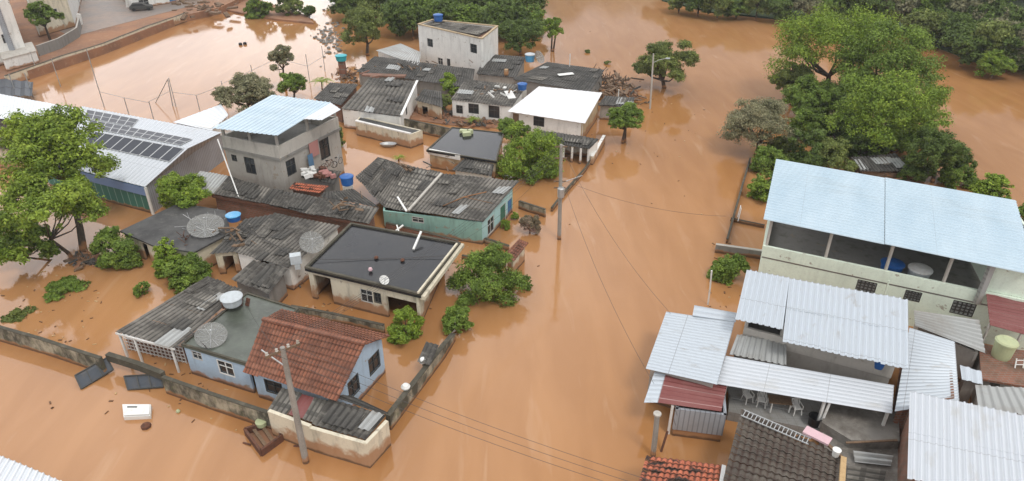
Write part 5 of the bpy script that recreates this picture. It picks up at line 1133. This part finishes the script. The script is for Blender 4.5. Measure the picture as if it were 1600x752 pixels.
plant('shrub', 'small dark bush standing alone in the left water', 'bush', 222, 450, 15, 16, .0, 'leafm', nl=7)
plant('water_weed', 'floating strip of green weeds beside the left wall', 'weeds', 100, 450, 34, 10, -.1, 'leafm', nl=9)
plant('water_weed', 'tangled brown reeds floating at the far left', 'weeds', 30, 487, 26, 6, -.1, 'leafo', nl=6, dens=.5)
plant('tree', 'grey-green round tree behind the blue-roofed concrete house', 'tree', 383, 146, 42, 38, 1.0, 'leafg', nl=18, leafpx=3)
plant('tree', 'slender tree with drooping crown beside the flooded court', 'tree', 440, 94, 24, 25, 2.6, 'leafg', nl=9, leafpx=3, lobe=.36)
plant('shrub', 'rounded deep green bush below the slender drooping tree', 'bush', 458, 134, 27, 19, .8, 'leafm', nl=10, leafpx=3)
plant('tree', 'dusty green wide tree at the left end of the top wood', 'tree', 572, 46, 38, 42, .8, 'leafo', nl=16, leafpx=3)
plant('tree', 'dark round clipped tree right behind the tall white house', 'tree', 812, 56, 36, 34, .4, 'leafd', nl=18, leafpx=3, lobe=.5)
plant('tree', 'small bright tree on thin twin stems in the river edge', 'tree', 863, 44, 20, 20, 2.2, 'leafb', nl=9, leafpx=2.6, trunks=2)
plant('tree', 'loose ragged tree beside the pale street lamp', 'tree', 1038, 104, 50, 40, .3, 'leafo', nl=18, leafpx=2.8, lobe=.3, dens=.7)
plant('tree', 'small open tree with bare stems near the passage wall', 'tree', 978, 188, 32, 24, 1.3, 'leafm', nl=12, leafpx=2.8, trunks=3)
plant('shrub', 'large dense green bush beside the pillared shed', 'bush', 830, 246, 54, 42, .1, 'leafb', nl=24, leafpx=3.2, lobe=.45)
plant('shrub', 'lighter bush rising behind the large dense bush', 'bush', 800, 205, 26, 20, .6, 'leafm', nl=9, leafpx=3)
plant('shrub', 'small green bush on the wall between the rear houses', 'bush', 704, 132, 22, 15, .9, 'leafb', nl=8, leafpx=2.8)
plant('shrub', 'dark vine patch on the wall below the rear bush', 'bush', 688, 160, 20, 12, .4, 'leafo', nl=6, leafpx=2.8)
palm('palm', 'small pale palm in front of the white house windows', 738, 196, 18, 14)
palm('palm', 'yellow-green palm growing by the cyan tank tower', 503, 140, 24, 20, 'leafy')
palm('palm', 'thin palm hiding between the annex and the concrete house', 622, 252, 12, 12)
plant('shrub', 'dark ivy bush between the concrete house and the annex', 'bush', 527, 215, 14, 28, .3, 'leafo', nl=9, leafpx=3)
plant('shrub', 'wide fresh green tree right of the wet black roof', 'bush', 758, 440, 56, 48, -.2, 'leafm', nl=24, leafpx=3.6, lobe=.36)
plant('shrub', 'lone dark shrub at the street side of the wide fresh tree', 'shrub', 822, 440, 15, 14, .0, 'leafd', nl=7)
plant('shrub', 'dark green shrub beside the street wall below the wide tree', 'shrub', 713, 501, 26, 22, .1, 'leafm', nl=10)
plant('shrub', 'bright round shrub in front of the cream mud stained wall', 'shrub', 635, 513, 31, 28, .1, 'leafb', nl=12)
plant('shrub', 'pinkish twiggy shrub beside the red gate roof', 'shrub', 828, 352, 19, 20, .1, 'leafp', nl=8, leafpx=2.6)
plant('shrub', 'small green plant beside the green door of the teal house', 'shrub', 789, 350, 10, 10, .1, 'leafb', nl=5, leafpx=2.6)
plant('shrub', 'tiny yellow-green plant in the flooded teal house garden', 'shrub', 806, 338, 8, 5, .0, 'leafy', nl=4, leafpx=2.6)
plant('shrub', 'round dark bush beside the thin white pipe post', 'bush', 1138, 420, 30, 30, .1, 'leafm', nl=13)
plant('shrub', 'slim vine beside the concrete house window', 'shrub', 672, 425, 4, 6, 2.0, 'leafb', nl=3) if False else None
# right bank
for a_ in ((1262, 196, 34, 22, 'leafm', 'shrub filling the gap left of the drooping tree'), (1320, 205, 40, 26, 'leafd', 'dark undergrowth shrub below the centre of the spit trees'), (1225, 235, 26, 18, 'leafo', 'olive shrub behind the yard wall corner'),
           (1300, 246, 36, 18, 'leafo', 'olive shrub left of the collapsed shack'), (1345, 228, 44, 20, 'leafd', 'dark shrub right above the collapsed shack'), (1500, 275, 30, 18, 'leafm', 'low shrub at the foot of the dark round tree'),
           (1425, 205, 40, 34, 'leafm', 'leafy shrub between the drooping tree and dark round tree'), (1430, 268, 26, 14, 'leafd', 'small dark shrub left of the dark round tree foot'), (1335, 150, 60, 36, 'leafm', 'broad inner tree in the middle of the spit trees'), (1240, 130, 34, 30, 'leafo', 'olive side tree on the left flank of the largest tree'),
           (1203, 252, 30, 20, 'leafm', 'spreading shrub under the grey olive tree by the yard wall'), (1188, 300, 22, 20, 'leafb', 'fresh green shrub against the left end of the pale green house'), (1395, 225, 34, 20, 'leafm', 'leafy shrub hanging over the right of the collapsed shack')):
    plant('shrub', a_[5], 'bush', a_[0], a_[1], a_[2], a_[3], .1 if a_[1] > 160 else 1.0, a_[4], nl=14, leafpx=3.2)
plant('tree', 'largest rounded light green tree on the river spit', 'tree', 1305, 76, 96, 80, 2.2, 'leafb', nl=34, lobe=.34, leafpx=3.4, trunk=.4, dens=1.15)
plant('tree', 'broad green tree right of the largest tree on the spit', 'tree', 1390, 115, 84, 58, 2.2, 'leafm', nl=26, lobe=.34, leafpx=3.4, dens=1.1)
plant('tree', 'vivid green drooping tree nearest the blue roof', 'tree', 1385, 182, 88, 62, .4, 'leafb', nl=26, lobe=.34, leafpx=3.6, dens=1.1)
plant('tree', 'mid green tree below the left flank of the largest tree', 'tree', 1275, 155, 50, 42, .5, 'leafm', nl=16, leafpx=3.2)
plant('tree', 'grey olive round tree at the tip of the spit', 'tree', 1190, 198, 58, 44, .6, 'leafg', nl=24, leafpx=2.8, lobe=.36)
plant('tree', 'dark round tree standing right of the drooping tree', 'tree', 1470, 243, 46, 50, .4, 'leafd', nl=20, leafpx=3.2)
plant('shrub', 'bright shrub peeping over the right end of the blue roof', 'shrub', 1545, 292, 32, 18, .6, 'leafb', nl=10)
plant('shrub', 'dark shrub below the grey olive tree', 'bush', 1262, 238, 40, 22, .1, 'leafd', nl=12)
plant('shrub', 'green shrub between the yard wall and blue roof corner', 'bush', 1195, 285, 24, 30, .1, 'leafm', nl=12)
plant('shrub', 'green shrub at the right edge beyond the blue roof', 'bush', 1606, 330, 16, 26, .3, 'leafm', nl=8)
mb = MB(); rj = random.Random(4)
for i in range(60):
    q = P(1372+rj.gauss(0, 22), 262+rj.gauss(0, 9), .15+rj.random()*.5); a = rj.uniform(-.5, .9); mb.tube([q, q+Vector((math.cos(a)*rj.uniform(1, 3), math.sin(a)*1.2, rj.uniform(-.2, .6)))], rj.uniform(.03, .09), 4)
t = T('brush_heap', 'heap of dead brown branches behind the blue roof', 'branches', P(1370, 268, 0)); mb.build('branches', M['bark'], t)['kind'] = 'stuff'
low('shack', 'collapsed brown roofed shack behind the blue roof', 'shack', [(1330, 246, 1.3), (1400, 240, 1.5), (1425, 268, 1.0), (1345, 268, .7)], 'fibred', 'wood', pitch=.36, amp=.05)
# debris heap beside the rear houses
mb = MB(); rj = random.Random(8)
for i in range(70):
    q = P(960+rj.gauss(0, 20), 137+rj.gauss(0, 10), .2+rj.random()*1.0); mb.box(q, (rj.uniform(.4, 2.0), rj.uniform(.1, .5), rj.uniform(.05, .3)), (rj.uniform(-1, 1), rj.uniform(-1, 1), rj.uniform(-.3, .3)))
t = T('debris_heap', 'heap of brown wreckage at the river end of the rear roofs', 'debris', P(958, 140, 0)); mb.build('planks', M['wood'], t)['kind'] = 'stuff'
mb = MB()
for i in range(50):
    q = P(945+rj.gauss(0, 16), 128+rj.gauss(0, 8), .4+rj.random()*1.1); mb.tube([q, q+Vector((rj.uniform(-1, 1), rj.uniform(-.6, .6), rj.uniform(.2, 1.2)))], .05, 4)
mb.build('twigs', M['bark'], t)['kind'] = 'stuff'
for i, (x, y, lab) in enumerate(((917, 80, 'small green tuft floating in the river beyond the roofs'), (948, 98, 'brown snag poking from the river near the wreckage'))):
    plant('water_weed', lab, 'weeds', x, y, 6, 4, -.1, 'leafo', nl=4, leafpx=2.4)
# cyan tank on brick tower
tw = P(716//1, 100, 0); q = P(537, 122, 0); t = T('tank_tower', 'slim brick tower carrying the cyan water tank', 'tower', q); MB().bar(q-Vector((0, 0, 1)), q+Vector((0, 0, 2.6)), .9, .9).build('brickwork', M['brick'], t)
tank('cyan water tank on the slim brick tower by the court', 0, 0, 0, .85, .8, 'cyan', 'cyan', c=q+Vector((0, 0, 2.61)))
# rubble bank at the court corner
mb = MB()
for i in range(150):
    q = P(518+rj.gauss(0, 14), 62+rj.gauss(0, 14), .02); k_ = rj.uniform(.1, .4); mb.lathe(q, [(0, 0), (k_, .05), (k_*.7, k_*.6), (0, k_*.7)], 6)
t = T('rubble_bank', 'scattered grey rubble at the corner of the flooded court', 'rubble', P(515, 65, 0)); o = mb.build('stones', M['yard'], t); o['kind'] = 'stuff'
for x, y, w_, h_, m_, lab in ((400, 14, 24, 16, 'leafm', 'green bush on the mud spit above the court'), (452, 10, 26, 18, 'leafo', 'olive bush right of the green bush on the mud spit'), (482, 18, 14, 10, 'leafd', 'dark drooping bush at the right end of the mud spit'), (66, 28, 26, 24, 'leafm', 'small tree before the cream building at the top left')):
    plant('shrub', lab, 'bush', x, y, w_, h_, .3 if x > 100 else 3.0, m_, nl=11, leafpx=2.6)
sp_ = MB(); pp_ = [P(x, y, .3) for x, y in ((330, 10), (375, 20), (430, 30), (490, 36), (478, 24), (420, 5), (345, -12))]; sp_.prism(pp_, -2, .35); struct(sp_.build('mud_spit', M['mudland']))
mb = MB()
for i in range(40):
    q = P(315+rj.gauss(0, 22), 12+rj.gauss(0, 7), 1.4); mb.box(q, (rj.uniform(.5, 2.2), rj.uniform(.3, 1), rj.uniform(.1, .6)), (rj.uniform(-1, 1), rj.uniform(-1, 1), rj.uniform(-.2, .2)))
t = T('debris_heap', 'muddy wreckage where the retaining wall ends', 'debris', P(315, 12, 1)); mb.build('planks', M['wood'], t)['kind'] = 'stuff'
# dark netting at the far left
t = T('netting', 'dark green shade netting between the court and the left roof', 'netting', P(20, 150, 0))
a, b, c, d = P(-10, 122, 1.5), P(52, 128, 1.5), P(50, 150, 1.2), P(-10, 150, 1.2); sheet(MB(), a, b, c, d, pitch=1.4, amp=.08, row=3).build('net', M['gate'], t)
for x, y in ((28, 154), (52, 152)): q = P(x, y, 0); MB().tube([q, q+Vector((0, 0, 3.4))], .06, 6).build('post', M['greyzinc'], t)

# woods on the far banks: prototypes, then copies
def proto(seed, m, r, rz, label, group, loc):
    rng = np.random.default_rng(seed); t = T('forest_tree', label, 'tree', Vector(), group); p, q, cs = crown_pts(rng, r, rz, 22, 12000, .4)
    leaves_obj(p+np.array([0, 0, rz*.8]), q, .27, 'crown', M[m], t, rng=rng)
    mb = MB().tube([(0, 0, -1.5), (.1, .1, rz*.8)], [.3, .2], 7)
    for c, lr in cs[:6]: mb.tube([(.1, .1, rz*.6), Vector(c)+Vector((0, 0, rz*.95+.3))], [.15, .05], 5)
    mb.build('trunk', M['bark'], t); return t
kinds = [('leafd', 1), ('leafm', 2), ('leafo', 3), ('leafg', 4), ('leafb', 5)]
def wood(tag_, spots, labs):
    ps = {}; rw = random.Random(len(spots))
    for (x, y, w_, k) in spots:
        g = 'trees of the '+tag_; b_ = P(x, y, 0); r = w_/scale_at(b_)
        if k not in ps: ps[k] = proto(k*7+len(spots), kinds[k][0], 5, 5, labs[k]+' of the '+tag_, g, b_); o = ps[k]; first = True
        else: o = dup(ps[k], b_, 0, (1, 1)); first = False
        o.location = b_; o.rotation_euler = (0, 0, rw.random()*6); s_ = r/5; o.scale = (s_, s_, s_*rw.uniform(.8, 1.15))
LB = {0: 'dark green crowned tree among the dense growth', 1: 'mid green crowned tree among the dense growth', 2: 'olive crowned tree among the dense growth', 3: 'dusty grey crowned tree among the dense growth', 4: 'bright green crowned tree among the dense growth'}
rw = random.Random(21); sps = []
for x in range(620, 830, 26): sps.append((x, 60+rw.uniform(-6, 6) if x < 660 or x > 770 else 52, 34, rw.choice((0, 1, 1, 0))))
for x in range(550, 830, 30): sps.append((x, 28+rw.uniform(-5, 5), 36, rw.choice((0, 1, 0, 2))))
for x in range(540, 830, 34): sps.append((x, 4+rw.uniform(-4, 4), 36, rw.choice((0, 1, 0))))
for x in range(560, 820, 50): sps.append((x, -22, 40, 0))
wood('wood behind the tall white house', sps, LB)
sps = []
for x in range(1060, 1230, 30): sps.append((x, 22+(x-1060)*.1+rw.uniform(-3, 3), 28, rw.choice((0, 1, 0, 2))))
for x in range(1040, 1620, 34): sps.append((x, -10+rw.uniform(-4, 4)+(max(0, x-1230))*.04, 36, rw.choice((0, 0, 2, 1))))
for x in range(1430, 1640, 30): sps.append((x, 70+(x-1430)*.22+rw.uniform(-5, 5), 36, rw.choice((0, 3, 0, 2))))
for x in range(1260, 1640, 34): sps.append((x, 34+(x-1260)*.12, 40, rw.choice((0, 3, 0, 1))))
for x in range(1500, 1640, 34): sps.append((x, 104+(x-1500)*.12+rw.uniform(-5, 5), 40, rw.choice((0, 3, 2, 0))))
for x in range(1160, 1460, 40): sps.append((x, 10+rw.uniform(-4, 4), 38, rw.choice((0, 1, 0))))
sps.append((1548, 122, 28, 4)); sps.append((1150, 30, 26, 1))
wood('wood on the far river bank', sps, LB)
# the far bank ground under that wood
fb_ = [P(x, y, .3) for x, y in ((1035, 0), (1110, 18), (1230, 30), (1400, 48), (1480, 78), (1540, 100), (1720, 120))]+[Vector((700, 400, 0)), Vector((200, 420, 0)), Vector((60, 420, 0))]
struct(MB().prism([Vector((p.x, p.y, 0)) for p in fb_], -2, .3).build('river_bank', M['hill']))

# smaller wreckage between the houses
def heap(label, x, y, sx, sy, z, n, ms=('wood', 'mudland', 'fibred')):
    rr = random.Random(x); t = T('debris_heap', label, 'debris', P(x, y, z))
    for m_ in ms:
        mb = MB()
        for i in range(n):
            q = P(x+rr.gauss(0, sx), y+rr.gauss(0, sy), z+rr.random()*.35)
            if i % 3: mb.box(q, (rr.uniform(.15, 1.3), rr.uniform(.06, .4), rr.uniform(.03, .22)), (rr.uniform(-1, 1), rr.uniform(-1, 1), rr.uniform(-.4, .4)))
            else: mb.tube([q, q+Vector((rr.uniform(-.8, .8), rr.uniform(-.6, .6), rr.uniform(0, .5)))], rr.uniform(.015, .05), 4)
        mb.build('wreckage', M[m_], t)['kind'] = 'stuff'
heap('brown wreckage in the yard between the porch and the three windowed house', 692, 178, 13, 5, .05, 24)
heap('wreckage piled on the mud strip above the middle flat black roof', 750, 192, 22, 3, .1, 26)
heap('wreckage at the foot of the cyan tank tower', 545, 118, 9, 7, .1, 26)
heap('wreckage stuck between the black roofed house and the small boarded shed', 462, 432, 6, 8, .1, 18)
heap('wreckage behind the small dark lean-to near the street lamp', 985, 150, 12, 7, .1, 26)
heap('mud and sticks caught at the base of the leaning left tree', 135, 405, 12, 5, .0, 20)
heap('broken bits on the dark roof below the tall white house', 640, 104, 34, 4, 2.95, 12, ('wood', 'fibrel'))
heap('broken bits on the rusty brown shed roof', 372, 365, 14, 9, 2.4, 12, ('wood', 'fibrel'))
heap('broken bits on the row house roof near the junk pile', 545, 318, 16, 5, 3.0, 10, ('wood', 'fibrel'))
heap('broken bits strewn along the top edge of the teal house roof', 640, 262, 24, 4, 2.75, 9, ('fibrel', 'wood'))
heap('litter on the ribbed roof beside the blue tank behind the white roof', 775, 140, 16, 4, 3.0, 10, ('paint', 'wood'))
# floating litter
rj = random.Random(77); mb = MB(); mb2 = MB()
for i in range(330):
    x, y = rj.choice(((rj.uniform(0, 160), rj.uniform(410, 540)), (rj.gauss(690, 60), rj.gauss(400, 22)), (rj.gauss(300, 90), rj.gauss(600, 30)), (rj.gauss(1010, 70), rj.gauss(200, 60)), (rj.gauss(1130, 14), rj.uniform(380, 520)), (rj.gauss(560, 70), rj.gauss(480, 12))))
    q = P(x, y, .015); a = rj.uniform(0, 6); l_ = rj.uniform(.05, .3)
    (mb if i % 3 else mb2).box(q, (l_, rj.uniform(.04, .12), .05), (math.cos(a), math.sin(a), 0))
o = mb.build('floating_litter', M['bark']); o['kind'] = 'stuff'; o = mb2.build('floating_scum', M['yellowwood']); o['kind'] = 'stuff'

# damp air over the valley
hz = MB(); hz.box((0, 580, 146), (2900, 1300, 300)); o = hz.build('haze', M['dark']); o['kind'] = 'stuff'
hm = bpy.data.materials.new('damp_air'); hm.use_nodes = True; hn = hm.node_tree; hn.nodes.clear()
pv = hn.nodes.new('ShaderNodeVolumePrincipled'); pv.inputs['Color'].default_value = rgb(.9, .92, .95); pv.inputs['Density'].default_value = .00032; pv.inputs['Anisotropy'].default_value = .2
ho = hn.nodes.new('ShaderNodeOutputMaterial'); hn.links.new(pv.outputs[0], ho.inputs['Volume']); o.data.materials.clear(); o.data.materials.append(hm)
